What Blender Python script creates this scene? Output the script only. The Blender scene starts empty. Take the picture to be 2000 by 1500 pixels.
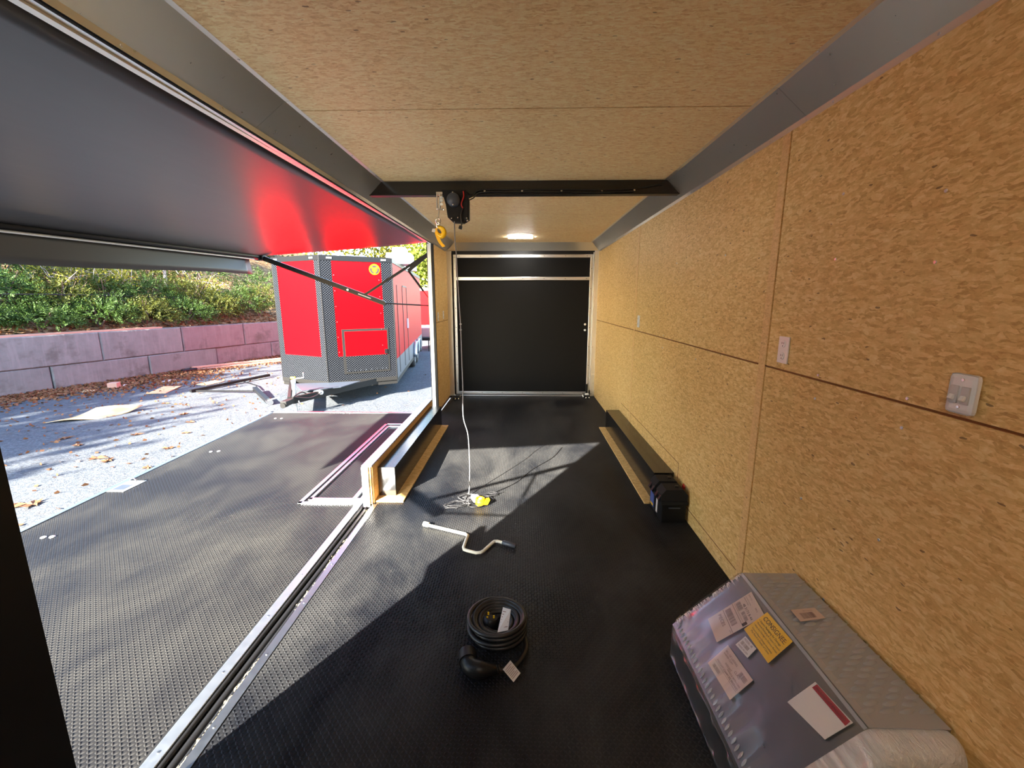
import bpy, bmesh, math, random
import numpy as np
from mathutils import Vector, Matrix, Euler
SC = bpy.context.scene
C = SC.collection
PI = math.pi

# ------------------------------------------------------------------ camera, sky, sun, exposure
cam_d = bpy.data.cameras.new('camera'); cam = bpy.data.objects.new('camera', cam_d); C.objects.link(cam)
yaw, pitch = -0.0243, -0.1923
F = Vector((math.sin(yaw)*math.cos(pitch), math.cos(yaw)*math.cos(pitch), math.sin(pitch)))
cam.location = (0, 0, 1.529)
cam.rotation_euler = F.to_track_quat('-Z', 'Y').to_euler()
cam_d.sensor_width = 36.0; cam_d.lens = 844.2/2000*36.0; cam_d.clip_start = 0.02; cam_d.clip_end = 400
SC.camera = cam

W = bpy.data.worlds.new('sky'); SC.world = W; W.use_nodes = True
wn = W.node_tree.nodes; wl = W.node_tree.links; wn.clear()
wo = wn.new('ShaderNodeOutputWorld'); wb = wn.new('ShaderNodeBackground'); sk = wn.new('ShaderNodeTexSky')
sk.sky_type = 'NISHITA'; sk.sun_disc = False; sk.sun_elevation = math.radians(28)
sk.sun_rotation = math.radians(210); sk.altitude = 200; sk.air_density = 1.0; sk.dust_density = 0.6; sk.ozone_density = 1.0
wb.inputs['Strength'].default_value = 0.26
wl.new(sk.outputs[0], wb.inputs[0]); wl.new(wb.outputs[0], wo.inputs[0])

sun_d = bpy.data.lights.new('sun', 'SUN'); sun = bpy.data.objects.new('sun', sun_d); C.objects.link(sun)
AZ, EL = math.radians(30.0), math.radians(28.0)
LD = Vector((math.sin(AZ)*math.cos(EL), math.cos(AZ)*math.cos(EL), -math.sin(EL)))   # direction light travels
sun.rotation_euler = LD.to_track_quat('-Z', 'Y').to_euler()
sun.location = (-20, -30, 25)
sun_d.energy = 12.5; sun_d.angle = math.radians(0.55); sun_d.color = (1.0, 0.93, 0.80)

SC.view_settings.view_transform = 'Standard'; SC.view_settings.look = 'None'
SC.view_settings.gamma = 1.0; SC.view_settings.use_curve_mapping = False
SC.view_settings.exposure = 2.4
SC.cycles.max_bounces = 10; SC.cycles.diffuse_bounces = 6; SC.cycles.glossy_bounces = 5
SC.cycles.transparent_max_bounces = 12; SC.cycles.sample_clamp_indirect = 6.0
SC.cycles.use_denoising = True

# ------------------------------------------------------------------ materials
def mat(name, col, rough=0.5, metal=0.0, spec=0.5, coat=0.0, coat_rough=0.05, emit=None, estr=0.0):
    m = bpy.data.materials.new(name); m.use_nodes = True
    b = m.node_tree.nodes['Principled BSDF']
    b.inputs['Base Color'].default_value = (*col, 1); b.inputs['Roughness'].default_value = rough
    b.inputs['Metallic'].default_value = metal; b.inputs['Specular IOR Level'].default_value = spec
    b.inputs['Coat Weight'].default_value = coat; b.inputs['Coat Roughness'].default_value = coat_rough
    if emit: b.inputs['Emission Color'].default_value = (*emit, 1); b.inputs['Emission Strength'].default_value = estr
    return m
class NT:
    def __init__(s, m): s.m = m; s.n = m.node_tree.nodes; s.l = m.node_tree.links; s.b = s.n['Principled BSDF']
    def new(s, t, **k):
        x = s.n.new(t)
        for a, v in k.items():
            if a.startswith('i_'): x.inputs[a[2:].replace('_', ' ')].default_value = v
            else: setattr(x, a, v)
        return x
    def link(s, a, b): s.l.new(a, b)
    def ramp(s, fac, stops):
        r = s.n.new('ShaderNodeValToRGB'); e = r.color_ramp.elements
        while len(e) > 1: e.remove(e[0])
        e[0].position = stops[0][0]; e[0].color = (*stops[0][1], 1)
        for p, c in stops[1:]: x = e.new(p); x.color = (*c, 1)
        s.l.new(fac, r.inputs[0]); return r
    def mapping(s, src, rot=(0,0,0), sc=(1,1,1), loc=(0,0,0)):
        m = s.n.new('ShaderNodeMapping'); m.inputs['Rotation'].default_value = rot
        m.inputs['Scale'].default_value = sc; m.inputs['Location'].default_value = loc
        s.l.new(src, m.inputs[0]); return m.outputs[0]
    def noise(s, vec, scale, detail=3, rough=0.55, dist=0.0):
        x = s.n.new('ShaderNodeTexNoise'); x.inputs['Scale'].default_value = scale; x.inputs['Detail'].default_value = detail
        x.inputs['Roughness'].default_value = rough; x.inputs['Distortion'].default_value = dist
        if vec: s.l.new(vec, x.inputs['Vector'])
        return x
    def mix(s, fac, a, b, blend='MIX'):
        x = s.n.new('ShaderNodeMix'); x.data_type = 'RGBA'; x.blend_type = blend
        if isinstance(fac, (int, float)): x.inputs[0].default_value = fac
        else: s.l.new(fac, x.inputs[0])
        for k, v in ((6, a), (7, b)):
            if isinstance(v, tuple): x.inputs[k].default_value = (*v, 1)
            else: s.l.new(v, x.inputs[k])
        return x.outputs[2]
    def math(s, op, a, b=0.0):
        x = s.n.new('ShaderNodeMath'); x.operation = op
        for k, v in ((0, a), (1, b)):
            if isinstance(v, (int, float)): x.inputs[k].default_value = v
            else: s.l.new(v, x.inputs[k])
        return x.outputs[0]
    def bump(s, h, strength=0.3, dist=0.01):
        x = s.n.new('ShaderNodeBump'); x.inputs['Strength'].default_value = strength; x.inputs['Distance'].default_value = dist
        s.l.new(h, x.inputs['Height']); s.l.new(x.outputs[0], s.b.inputs['Normal'])

def osb_mat(name, mul=(1.13, 1.17, .98), flat=0.0):
    T3 = lambda r, g, b: (min(.92, r*mul[0]), min(.9, g*mul[1]), min(.88, b*mul[2]))
    m = mat(name, (.5, .3, .14), 0.55, spec=0.3); t = NT(m)
    uv = t.new('ShaderNodeTexCoord').outputs['UV']
    wob = t.noise(uv, 14, 3, .6)
    wadd = t.new('ShaderNodeVectorMath', operation='SCALE'); t.link(wob.outputs['Color'], wadd.inputs[0]); wadd.inputs['Scale'].default_value = 0.03
    vv = t.new('ShaderNodeVectorMath', operation='ADD'); t.link(uv, vv.inputs[0]); t.link(wadd.outputs[0], vv.inputs[1])
    src = vv.outputs[0]
    outs = []
    for k, (ang, sx, sy) in enumerate([(0.25, 30, 100), (1.15, 33, 112), (-0.8, 30, 105), (2.1, 36, 118)]):
        vo = t.new('ShaderNodeTexVoronoi'); vo.feature = 'F1'; vo.inputs['Scale'].default_value = 1.0
        t.link(t.mapping(src, (0, 0, ang), (sx, sy, 1), (k*3.1, k*7.7, 0)), vo.inputs['Vector'])
        sp = t.new('ShaderNodeSeparateColor'); t.link(vo.outputs['Color'], sp.inputs[0]); outs.append(sp.outputs)
    val = outs[0][0]
    for k in (1, 2, 3):
        sel = t.math('GREATER_THAN', outs[k][1], (0.48, 0.55, 0.62)[k-1])
        mx = t.new('ShaderNodeMix'); t.link(sel, mx.inputs[0]); t.link(val, mx.inputs[2]); t.link(outs[k][0], mx.inputs[3]); val = mx.outputs[0]
    fine = t.noise(t.mapping(src, (0, 0, .3), (1, 1.9, 1)), 60, 4, .7)
    val2 = t.math('ADD', t.math('MULTIPLY', val, .45*(1-flat)+.03), t.math('MULTIPLY', fine.outputs[0], .76))
    big = t.noise(uv, 1.1, 3, .5)
    val3 = t.math('ADD', val2, t.math('MULTIPLY', t.math('SUBTRACT', big.outputs[0], .5), .25))
    r = t.ramp(val3, [(0.12, T3(.24, .11, .035)), (.27, T3(.46, .25, .095)), (.5, T3(.60, .365, .155)), (.74, T3(.70, .455, .22)), (.95, T3(.76, .55, .31))])
    sp = t.new('ShaderNodeTexVoronoi'); sp.inputs['Scale'].default_value = 1.0; t.link(t.mapping(src, (0, 0, .5), (9, 26, 1)), sp.inputs['Vector'])
    dark = t.math('LESS_THAN', sp.outputs['Distance'], .085)
    c = t.mix(t.math('MULTIPLY', dark, .7), r.outputs[0], T3(.09, .035, .015))
    t.link(c, t.b.inputs['Base Color']); t.bump(val2, .25, .004)
    return m
M = {}
M['osb'] = osb_mat('osb')
M['osb_band'] = osb_mat('osb_band', (1.28, 1.34, 1.35), 0.7)
M['osb_ceiling_lit'] = osb_mat('osb_ceiling_lit', (1.42, 1.72, 2.15), 0.30)  # OSB lightened: bounce light from deck and floor put into the colour
M['groove'] = mat('groove', (.24, .10, .028), .8)
def metal_mat(name, col, rough, wob=.03, streak=True):
    m = mat(name, col, rough, 1.0); t = NT(m)
    oc = t.new('ShaderNodeTexCoord').outputs['Object']
    n = t.noise(t.mapping(oc, (0,0,0), (1, .25, 1)), 4, 2); 
    t.bump(n.outputs[0], wob, .05)
    n2 = t.noise(oc, 30, 4); r = t.math('ADD', t.math('MULTIPLY', n2.outputs[0], .12), rough-.06); t.link(r, t.b.inputs['Roughness'])
    return m
M['cove'] = metal_mat('cove_metal', (.74, .72, .67), .30, .012)
M['cove'].node_tree.nodes['Principled BSDF'].inputs['Metallic'].default_value = .82
M['aluminium'] = metal_mat('aluminium', (.68, .70, .72), .32, .03)
M['mill_alu'] = metal_mat('mill_aluminium', (.72, .74, .74), .42, .03)
M['polish'] = metal_mat('polished_aluminium', (.13, .13, .13), .16, .0)
M['seam'] = mat('seam_dark', (.05, .045, .04), .6)
M['white_metal'] = mat('white_metal', (.80, .80, .78), .35, .2)
M['rail_white'] = mat('rail_white', (.85, .84, .80), .30, .3)
M['black_gloss'] = mat('black_gloss', (.012, .011, .011), .18, spec=.6)
M['black_semi'] = mat('black_semi', (.008, .008, .009), .40, spec=.28)
M['black_matte'] = mat('black_matte', (.012, .012, .013), .75, spec=.25)
M['black_rubber'] = mat('black_rubber', (.010, .010, .011), .42)
M['door_black'] = mat('door_black', (.005, .005, .0055), .5, spec=.14)
def rubber_mat(name, base, dust, amt):
    m = mat(name, base, .40, spec=.17); t = NT(m)
    oc = t.new('ShaderNodeTexCoord').outputs['Object']
    n1 = t.noise(t.mapping(oc, (0,0,.6), (1, .55, 1)), 2.2, 5, .62, .4)
    n2 = t.noise(oc, 26, 5, .7)
    n3 = t.noise(oc, 5.5, 6, .68, 1.2)
    a = t.ramp(n1.outputs[0], [(.38, (0,0,0)), (.72, (1,1,1))]).outputs[0]
    s = t.ramp(n3.outputs[0], [(.63, (0,0,0)), (.74, (1,1,1))]).outputs[0]
    f = t.math('ADD', t.math('MULTIPLY', a, amt), t.math('MULTIPLY', t.math('MULTIPLY', s, n2.outputs[0]), amt*1.1))
    t.link(t.mix(f, base, dust), t.b.inputs['Base Color'])
    t.link(t.math('ADD', t.math('MULTIPLY', f, .5), .36), t.b.inputs['Roughness'])
    t.bump(n2.outputs[0], .12, .002)
    return m
M['rubber_floor'] = rubber_mat('rubber_floor', (.0065, .007, .009), (.10, .098, .094), .34)
M['rubber_tread'] = rubber_mat('rubber_tread', (.009, .010, .013), (.13, .128, .122), .34)
M['rubber_deck'] = rubber_mat('rubber_deck', (.008, .008, .010), (.040, .039, .036), .50)
M['rubber_deck_tread'] = rubber_mat('rubber_deck_tread', (.016, .016, .018), (.068, .066, .060), .50)
def fabric_mat():
    m = mat('awning_fabric', (.026, .026, .031), .31, spec=.45); t = NT(m)
    oc = t.new('ShaderNodeTexCoord').outputs['Object']
    n = t.noise(t.mapping(oc, (0,0,0), (1, .2, 1)), 3, 3); t.bump(n.outputs[0], .08, .03); return m
M['fabric'] = fabric_mat()
M['valance'] = mat('valance_fabric', (.055, .052, .05), .42, spec=.5)
M['red'] = mat('red_paint', (.60, .0, .002), .4, spec=.14)
M['skirt'] = mat('skirt_grey', (.08, .085, .10), .45, .1)
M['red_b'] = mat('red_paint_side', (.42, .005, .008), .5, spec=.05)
M['emblem'] = mat('emblem_orange', (.42, .17, .004), .5, spec=.2); M['emblem_y'] = mat('emblem_yellow', (.50, .42, .01), .5, spec=.2)
M['cord_mid'] = mat('cord_mid', (.07, .07, .075), .5, spec=.25)
def dplate_mat():
    m = mat('black_diamond_plate', (.018, .019, .024), .5, .0, spec=.10); t = NT(m)
    uv = t.new('ShaderNodeTexCoord').outputs['UV']
    sx = t.new('ShaderNodeSeparateXYZ'); t.link(uv, sx.inputs[0])
    cu = t.math('SINE', t.math('MULTIPLY', sx.outputs[0], 126.0)); cv = t.math('SINE', t.math('MULTIPLY', sx.outputs[1], 140.0))
    h = t.math('GREATER_THAN', t.math('MULTIPLY', cu, cv), .30)
    t.link(t.mix(h, (.0025,.003,.0045), (.05,.055,.064)), t.b.inputs['Base Color'])
    t.bump(h, .8, .006); return m
M['dplate'] = dplate_mat()
def concrete_mat(red=False):
    m = mat('concrete', (0.179, 0.170, 0.161), .85, spec=.2); t = NT(m)
    oi = t.new('ShaderNodeObjectInfo'); uv = t.new('ShaderNodeTexCoord').outputs['UV']
    n = t.noise(uv, 3, 6, .65); f = t.noise(uv, 45, 4, .7)
    st = t.noise(t.mapping(uv, (0,0,0), (9, .7, 1)), 1.6, 4, .6)
    c = t.ramp(n.outputs[0], [(.3, (0.134, 0.120, 0.116)), (.5, (0.192, 0.179, 0.172)), (.7, (0.241, 0.223, 0.215))]).outputs[0]
    c = t.mix(t.math('MULTIPLY', t.ramp(st.outputs[0], [(.50, (0,0,0)), (.62, (1,1,1))]).outputs[0], .5), c, (0.294, 0.268, 0.259))
    if red: c = t.mix(t.math('ADD', t.math('MULTIPLY', oi.outputs['Random'], .35), .35), c, (0.161, 0.105, 0.107))
    else: c = t.mix(t.math('ADD', t.math('MULTIPLY', oi.outputs['Random'], .3), .45), c, (.150, .162, .150))
    lo = t.noise(uv, 1.3, 4, .7)
    c = t.mix(t.math('MULTIPLY', t.ramp(lo.outputs[0], [(.55, (0,0,0)), (.68, (1,1,1))]).outputs[0], .55), c, (0.063, 0.058, 0.045))
    t.link(c, t.b.inputs['Base Color']); t.bump(f.outputs[0], .5, .01); return m
M['concrete'] = concrete_mat(); M['concrete_red'] = concrete_mat(True)
def ground_mat():
    m = mat('gravel_yard', (0.122, 0.134, 0.145), .9, spec=.15); t = NT(m)
    oc = t.new('ShaderNodeTexCoord').outputs['Object']
    a = t.noise(oc, .7, 6, .6, .5); b = t.noise(oc, 28, 5, .75); c1 = t.noise(oc, 5, 5, .7)
    c = t.ramp(a.outputs[0], [(.35, (0.065, 0.070, 0.081)), (.55, (0.092, 0.102, 0.113)), (.7, (0.112, 0.126, 0.142))]).outputs[0]
    c = t.mix(.55, c, t.ramp(b.outputs[0], [(.36, (0.037, 0.043, 0.050)), (.5, (0.085, 0.097, 0.111)), (.64, (0.156, 0.177, 0.203))]).outputs[0])
    c = t.mix(t.math('MULTIPLY', t.ramp(c1.outputs[0], [(.56, (0,0,0)), (.66, (1,1,1))]).outputs[0], .35), c, (0.082, 0.068, 0.056))
    t.link(c, t.b.inputs['Base Color']); t.bump(b.outputs[0], .8, .03); return m
M['ground'] = ground_mat()
def litter_mat():
    m = mat('leaf_litter', (0.115, 0.058, 0.027), .9, spec=.1); t = NT(m)
    oc = t.new('ShaderNodeTexCoord').outputs['Object']
    vo = t.new('ShaderNodeTexVoronoi'); vo.inputs['Scale'].default_value = 14; t.link(oc, vo.inputs['Vector'])
    sp = t.new('ShaderNodeSeparateColor'); t.link(vo.outputs['Color'], sp.inputs[0])
    t.link(t.ramp(sp.outputs[0], [(0, (0.032, 0.018, 0.010)), (.35, (0.115, 0.060, 0.027)), (.7, (0.220, 0.132, 0.063)), (1, (0.304, 0.220, 0.132))]).outputs[0], t.b.inputs['Base Color'])
    t.bump(sp.outputs[1], .8, .06); return m
M['litter'] = litter_mat()
def leaf_mat(name, c1, c2, transl=.35):
    m = mat(name, c1, .6, spec=.25); t = NT(m)
    g = t.new('ShaderNodeNewGeometry')
    oc = t.new('ShaderNodeTexCoord').outputs['Object']
    n = t.noise(oc, 5, 3, .7)
    mx = t.mix(t.ramp(n.outputs[0], [(.38, (0,0,0)), (.62, (1,1,1))]).outputs[0], c1, c2)
    mx = t.mix(t.math('MULTIPLY', g.outputs['Random Per Island'], .5), mx, tuple(x*1.5 for x in c2))
    t.link(mx, t.b.inputs['Base Color'])
    tr = t.new('ShaderNodeBsdfTranslucent'); t.link(mx, tr.inputs[0])
    ms = t.new('ShaderNodeMixShader'); ms.inputs[0].default_value = transl
    o = t.n['Material Output']; t.link(t.b.outputs[0], ms.inputs[1]); t.link(tr.outputs[0], ms.inputs[2]); t.link(ms.outputs[0], o.inputs[0])
    return m
M['leaf_cedar'] = leaf_mat('leaf_cedar', (0.021, 0.048, 0.006), (0.043, 0.080, 0.015))
M['leaf_cedar_light'] = leaf_mat('leaf_cedar_light', (0.039, 0.091, 0.022), (0.079, 0.152, 0.045))
M['leaf_olive'] = leaf_mat('leaf_olive', (0.036, 0.048, 0.007), (0.079, 0.087, 0.013))
M['leaf_yellow'] = leaf_mat('leaf_yellow', (0.134, 0.145, 0.015), (0.218, 0.203, 0.030), .5)
M['leaf_tree'] = leaf_mat('leaf_tree', (0.079, 0.123, 0.015), (0.166, 0.189, 0.026), .5)
M['leaf_dead'] = leaf_mat('leaf_dead', (0.119, 0.051, 0.022), (0.182, 0.087, 0.041), .2)
M['bark'] = mat('bark', (.10, .075, .055), .9, spec=.1)
M['bark_grey'] = mat('bark_grey', (.33, .29, .27), .9, spec=.1)
M['wood'] = mat('weathered_wood', (.45, .27, .20), .8, spec=.2)
M['cardboard'] = mat('cardboard', (.55, .38, .20), .85, spec=.15)
M['paper'] = mat('paper', (.62, .47, .40), .5)
M['paper_w'] = mat('paper_white', (.72, .68, .66), .4)
M['tag'] = mat('tag', (.62, .60, .60), .5)
M['ink'] = mat('ink', (.03, .02, .02), .6)
M['ink_brown'] = mat('ink_brown', (.20, .12, .11), .6)
M['yellow_label'] = mat('yellow_label', (.85, .50, .01), .45)
M['yellow'] = mat('yellow_plastic', (.90, .55, .01), .35)
M['strap_yellow'] = mat('strap_yellow', (.90, .48, .01), .6)
M['label_red'] = mat('label_red', (.35, .01, .03), .4)
M['ivory'] = mat('ivory_paint', (.82, .80, .66), .35)
M['grip'] = mat('grip_grey', (.05, .06, .08), .4)
M['plastic_w'] = mat('white_plastic', (.78, .76, .74), .3)
M['plastic_grey'] = mat('switch_grey', (.55, .53, .51), .35)  # slightly darker, greyer plastic for the switch bodies
M['cord_grey'] = mat('cord_grey', (.17, .17, .18), .5, spec=.3)
M['cord_dark'] = mat('cord_dark', (.030, .030, .033), .5, spec=.25)
M['red_plastic'] = mat('red_plastic', (.5, .02, .02), .4)
M['chrome'] = mat('chrome', (.75, .75, .75), .2, 1.0)
M['screw'] = mat('zinc_screw', (.62, .66, .72), .3, 1.0)
M['blue_label'] = mat('blue_label', (.05, .10, .35), .4)
M['sawdust'] = mat('sawdust', (.72, .58, .34), .9)
M['tire'] = mat('tire_rubber', (.02, .021, .023), .7)
M['rim'] = mat('rim_grey', (.25, .27, .30), .35, .6)
M['roof_unit'] = mat('roof_unit_white', (.78, .82, .84), .4)
M['frame_grey'] = mat('frame_black_paint', (.016, .0155, .015), .5, spec=.2)
M['led'] = mat('led_diffuser', (.9, .9, .85), .4, emit=(1.0, .97, .90), estr=46.0)
M['jack_steel'] = mat('jack_steel', (.48, .50, .52), .35, .7)
M['lime'] = mat('lime_plastic', (.75, .70, .02), .5)
M['dk_blue'] = mat('dark_blue_panel', (.06, .09, .16), .3)
M['tool_tread'] = metal_mat('tread_aluminium', (.40, .42, .46), .36, .0)
M['tool_tread'].node_tree.nodes['Principled BSDF'].inputs['Metallic'].default_value = .35
M['tool_plain'] = metal_mat('plain_aluminium', (.26, .26, .27), .30, .01)
def wrap_mat():
    m = bpy.data.materials.new('shrink_wrap'); m.use_nodes = True; n = m.node_tree.nodes; l = m.node_tree.links; n.clear()
    o = n.new('ShaderNodeOutputMaterial'); mx = n.new('ShaderNodeMixShader'); tr = n.new('ShaderNodeBsdfTransparent'); gl = n.new('ShaderNodeBsdfGlossy')
    df = n.new('ShaderNodeBsdfTranslucent'); m2 = n.new('ShaderNodeMixShader'); d2 = n.new('ShaderNodeBsdfDiffuse'); 
    lw = n.new('ShaderNodeLayerWeight'); lw.inputs[0].default_value = .35
    tc = n.new('ShaderNodeTexCoord'); mp = n.new('ShaderNodeMapping'); mp.inputs['Scale'].default_value = (9, 2.2, 9); ns = n.new('ShaderNodeTexNoise')
    ns.inputs['Scale'].default_value = 1.6; ns.inputs['Detail'].default_value = 6; ns.inputs['Distortion'].default_value = 1.2
    l.new(tc.outputs['Object'], mp.inputs[0]); l.new(mp.outputs[0], ns.inputs[0])
    bp = n.new('ShaderNodeBump'); bp.inputs['Strength'].default_value = .16; bp.inputs['Distance'].default_value = .01; l.new(ns.outputs[0], bp.inputs['Height'])
    gl.inputs['Roughness'].default_value = .22; gl.inputs[0].default_value = (.9, .9, .92, 1); l.new(bp.outputs[0], gl.inputs['Normal'])
    d2.inputs[0].default_value = (.8, .8, .82, 1)
    mg = n.new('ShaderNodeMixShader'); mg.inputs[0].default_value = .15; l.new(gl.outputs[0], mg.inputs[1]); l.new(d2.outputs[0], mg.inputs[2])
    mt = n.new('ShaderNodeMath'); mt.operation = 'MULTIPLY_ADD'; mt.inputs[1].default_value = .34; mt.inputs[2].default_value = .04
    l.new(lw.outputs['Facing'], mt.inputs[0]); l.new(mt.outputs[0], mx.inputs[0])
    l.new(tr.outputs[0], mx.inputs[1]); l.new(mg.outputs[0], mx.inputs[2]); l.new(mx.outputs[0], o.inputs[0]); return m
M['wrap'] = wrap_mat()
def gather_mat():
    m = mat('gathered_film', (.88, .89, .90), .18, .45, spec=.7); t = NT(m)
    oc = t.new('ShaderNodeTexCoord').outputs['Object']
    n = t.noise(t.mapping(oc, (0,0,0), (40, 5, 40)), 1.2, 6, .7, 1.5); t.bump(n.outputs[0], .9, .012)
    return m
M['gather'] = gather_mat()

# ------------------------------------------------------------------ geometry helpers
class MB:
    """Collects faces in world coordinates; build() links them as ONE mesh object."""
    def __init__(s): s.v = []; s.f = []; s.uv = []; s.mi = []; s.smooth = []
    def add(s, vs, fs, mi=0, smooth=False, uvs=None):
        o = len(s.v); s.v += [tuple(map(float, p)) for p in vs]
        for k, f in enumerate(fs):
            s.f.append([o+i for i in f]); s.mi.append(mi); s.smooth.append(smooth)
            if uvs: s.uv.append(uvs[k])
            else:
                p = [Vector(vs[i]) for i in f]; n = (p[1]-p[0]).cross(p[2]-p[0]); a = max(range(3), key=lambda i: abs(n[i]))
                s.uv.append([((q.y, q.z) if a == 0 else (q.x, q.z) if a == 1 else (q.x, q.y)) for q in p])
        return s
    def box(s, x0, x1, y0, y1, z0, z1, mi=0, bev=0.0, rot=None, piv=None):
        if bev > 0:
            bm = bmesh.new(); bmesh.ops.create_cube(bm, size=1)
            for v in bm.verts: v.co = Vector(((x0+x1)/2+v.co.x*(x1-x0), (y0+y1)/2+v.co.y*(y1-y0), (z0+z1)/2+v.co.z*(z1-z0)))
            bmesh.ops.bevel(bm, geom=list(bm.edges), offset=bev, segments=2, affect='EDGES', profile=.6)
            bm.verts.index_update(); vs = [v.co.copy() for v in bm.verts]; fs = [[v.index for v in f.verts] for f in bm.faces]; bm.free()
        else:
            vs = [Vector(p) for p in ((x0,y0,z0),(x1,y0,z0),(x1,y1,z0),(x0,y1,z0),(x0,y0,z1),(x1,y0,z1),(x1,y1,z1),(x0,y1,z1))]
            fs = [(0,3,2,1),(4,5,6,7),(0,1,5,4),(1,2,6,5),(2,3,7,6),(3,0,4,7)]
        if rot is not None:
            R = Euler(rot).to_matrix(); pv = Vector(piv) if piv else Vector(((x0+x1)/2, (y0+y1)/2, (z0+z1)/2))
            vs = [pv + R @ (v-pv) for v in vs]
        return s.add(vs, fs, mi)
    def quadbox(s, pts, off, mi=0):
        """thin slab from a quad of 3D points, thickened by vector off"""
        off = Vector(off); a = [Vector(p) for p in pts]; b = [p+off for p in a]; n = len(a)
        return s.add(a+b, [tuple(range(n))[::-1], tuple(range(n, 2*n))]+[(i, (i+1) % n, n+(i+1) % n, n+i) for i in range(n)], mi)
    def prism(s, poly, axis, a0, a1, mi=0, smooth=False):
        def P(p, t): return (t, p[0], p[1]) if axis == 'x' else (p[0], t, p[1]) if axis == 'y' else (p[0], p[1], t)
        n = len(poly); vs = [P(p, a0) for p in poly]+[P(p, a1) for p in poly]
        s.add(vs, [tuple(range(n)), tuple(range(2*n-1, n-1, -1))], mi)
        return s.add(vs, [(i, n+i, n+(i+1) % n, (i+1) % n) for i in range(n)], mi, smooth)
    def cyl(s, p0, p1, r0, r1=None, n=14, mi=0, caps=True):
        r1 = r0 if r1 is None else r1; p0, p1 = Vector(p0), Vector(p1); d = (p1-p0).normalized()
        u = d.orthogonal().normalized(); w = d.cross(u)
        A = [p0+(u*math.cos(2*PI*i/n)+w*math.sin(2*PI*i/n))*r0 for i in range(n)]
        B = [p1+(u*math.cos(2*PI*i/n)+w*math.sin(2*PI*i/n))*r1 for i in range(n)]
        s.add(A+B, [(i, (i+1) % n, n+(i+1) % n, n+i) for i in range(n)], mi, True)
        if caps: s.add(A+B, [tuple(range(n))[::-1], tuple(range(n, 2*n))], mi)
        return s
    def tube(s, pts, r, n=8, mi=0, closed=False):
        pts = [Vector(p) for p in pts]; N = len(pts); rings = []; u = None
        for i, p in enumerate(pts):
            a = pts[(i-1) % N] if (closed or i > 0) else p; b = pts[(i+1) % N] if (closed or i < N-1) else p
            d = (b-a); d = d.normalized() if d.length > 1e-9 else Vector((0,0,1))
            if u is None: u = d.orthogonal().normalized()
            u = (u - d*u.dot(d)); u = u.normalized() if u.length > 1e-6 else d.orthogonal().normalized()
            w = d.cross(u); rr = r[i] if isinstance(r, (list, tuple)) else r
            rings += [p+(u*math.cos(2*PI*k/n)+w*math.sin(2*PI*k/n))*rr for k in range(n)]
        fs = []
        for i in range(N if closed else N-1):
            j = (i+1) % N
            fs += [(i*n+k, i*n+(k+1) % n, j*n+(k+1) % n, j*n+k) for k in range(n)]
        s.add(rings, fs, mi, True)
        if not closed: s.add(rings[:n]+rings[-n:], [tuple(range(n))[::-1], tuple(range(n, 2*n))], mi)
        return s
    def lathe(s, prof, c, axis=(0,0,1), n=18, mi=0):
        d = Vector(axis).normalized(); u = d.orthogonal().normalized(); w = d.cross(u); c = Vector(c); vs = []
        for (r, h) in prof: vs += [c+d*h+(u*math.cos(2*PI*k/n)+w*math.sin(2*PI*k/n))*r for k in range(n)]
        fs = [(i*n+k, i*n+(k+1) % n, (i+1)*n+(k+1) % n, (i+1)*n+k) for i in range(len(prof)-1) for k in range(n)]
        s.add(vs, fs, mi, True); s.add(vs[:n]+vs[-n:], [tuple(range(n))[::-1], tuple(range(n, 2*n))], mi); return s
    def build(s, name, mats, parent=None, uvoff=None):
        me = bpy.data.meshes.new(name)
        if not isinstance(mats, (list, tuple)): mats = [mats]
        V = np.array(s.v)
        if parent is not None: org = Vector(parent.matrix_world.translation) if False else world_loc(parent)
        else: org = Vector(((V[:,0].min()+V[:,0].max())/2, (V[:,1].min()+V[:,1].max())/2, V[:,2].min()))
        V = V - np.array(org)
        me.from_pydata([tuple(p) for p in V], [], s.f); uvl = me.uv_layers.new(name='UV')
        ox, oy = (0, 0) if uvoff is None else uvoff
        flat = np.array([c for u in s.uv for q in u for c in (q[0]+ox, q[1]+oy)], dtype=np.float32)
        uvl.data.foreach_set('uv', flat)
        me.polygons.foreach_set('material_index', s.mi); me.polygons.foreach_set('use_smooth', s.smooth)
        for m in mats: me.materials.append(m)
        me.update()
        o = bpy.data.objects.new(name, me); C.objects.link(o)
        if parent is not None: o.parent = parent
        else: o.location = org
        return o
def world_loc(o):
    l = Vector((0,0,0))
    while o is not None: l += Vector(o.location); o = o.parent
    return l
def tag(o, label=None, cat=None, group=None, kind=None):
    if label: o['label'] = label
    if cat: o['category'] = cat
    if group: o['group'] = group
    if kind: o['kind'] = kind
    return o
def empty(name, loc, label=None, cat=None, group=None, kind=None):
    o = bpy.data.objects.new(name, None); C.objects.link(o); o.location = loc; o.empty_display_size = .1
    return tag(o, label, cat, group, kind)
def rotz(p, a, c=(0,0)):
    x, y = p[0]-c[0], p[1]-c[1]; return (c[0]+x*math.cos(a)-y*math.sin(a), c[1]+x*math.sin(a)+y*math.cos(a))
def spline(pts, k=6):
    """Catmull-Rom through points"""
    P = [Vector(p) for p in pts]; P = [P[0]*2-P[1]]+P+[P[-1]*2-P[-2]]; out = []
    for i in range(1, len(P)-2):
        for j in range(k):
            t = j/k; a, b, c, d = P[i-1], P[i], P[i+1], P[i+2]
            out.append(.5*((2*b)+(c-a)*t+(2*a-5*b+4*c-d)*t*t+(3*b-a-3*c+d)*t*t*t))
    out.append(P[-2]); return out
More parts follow.
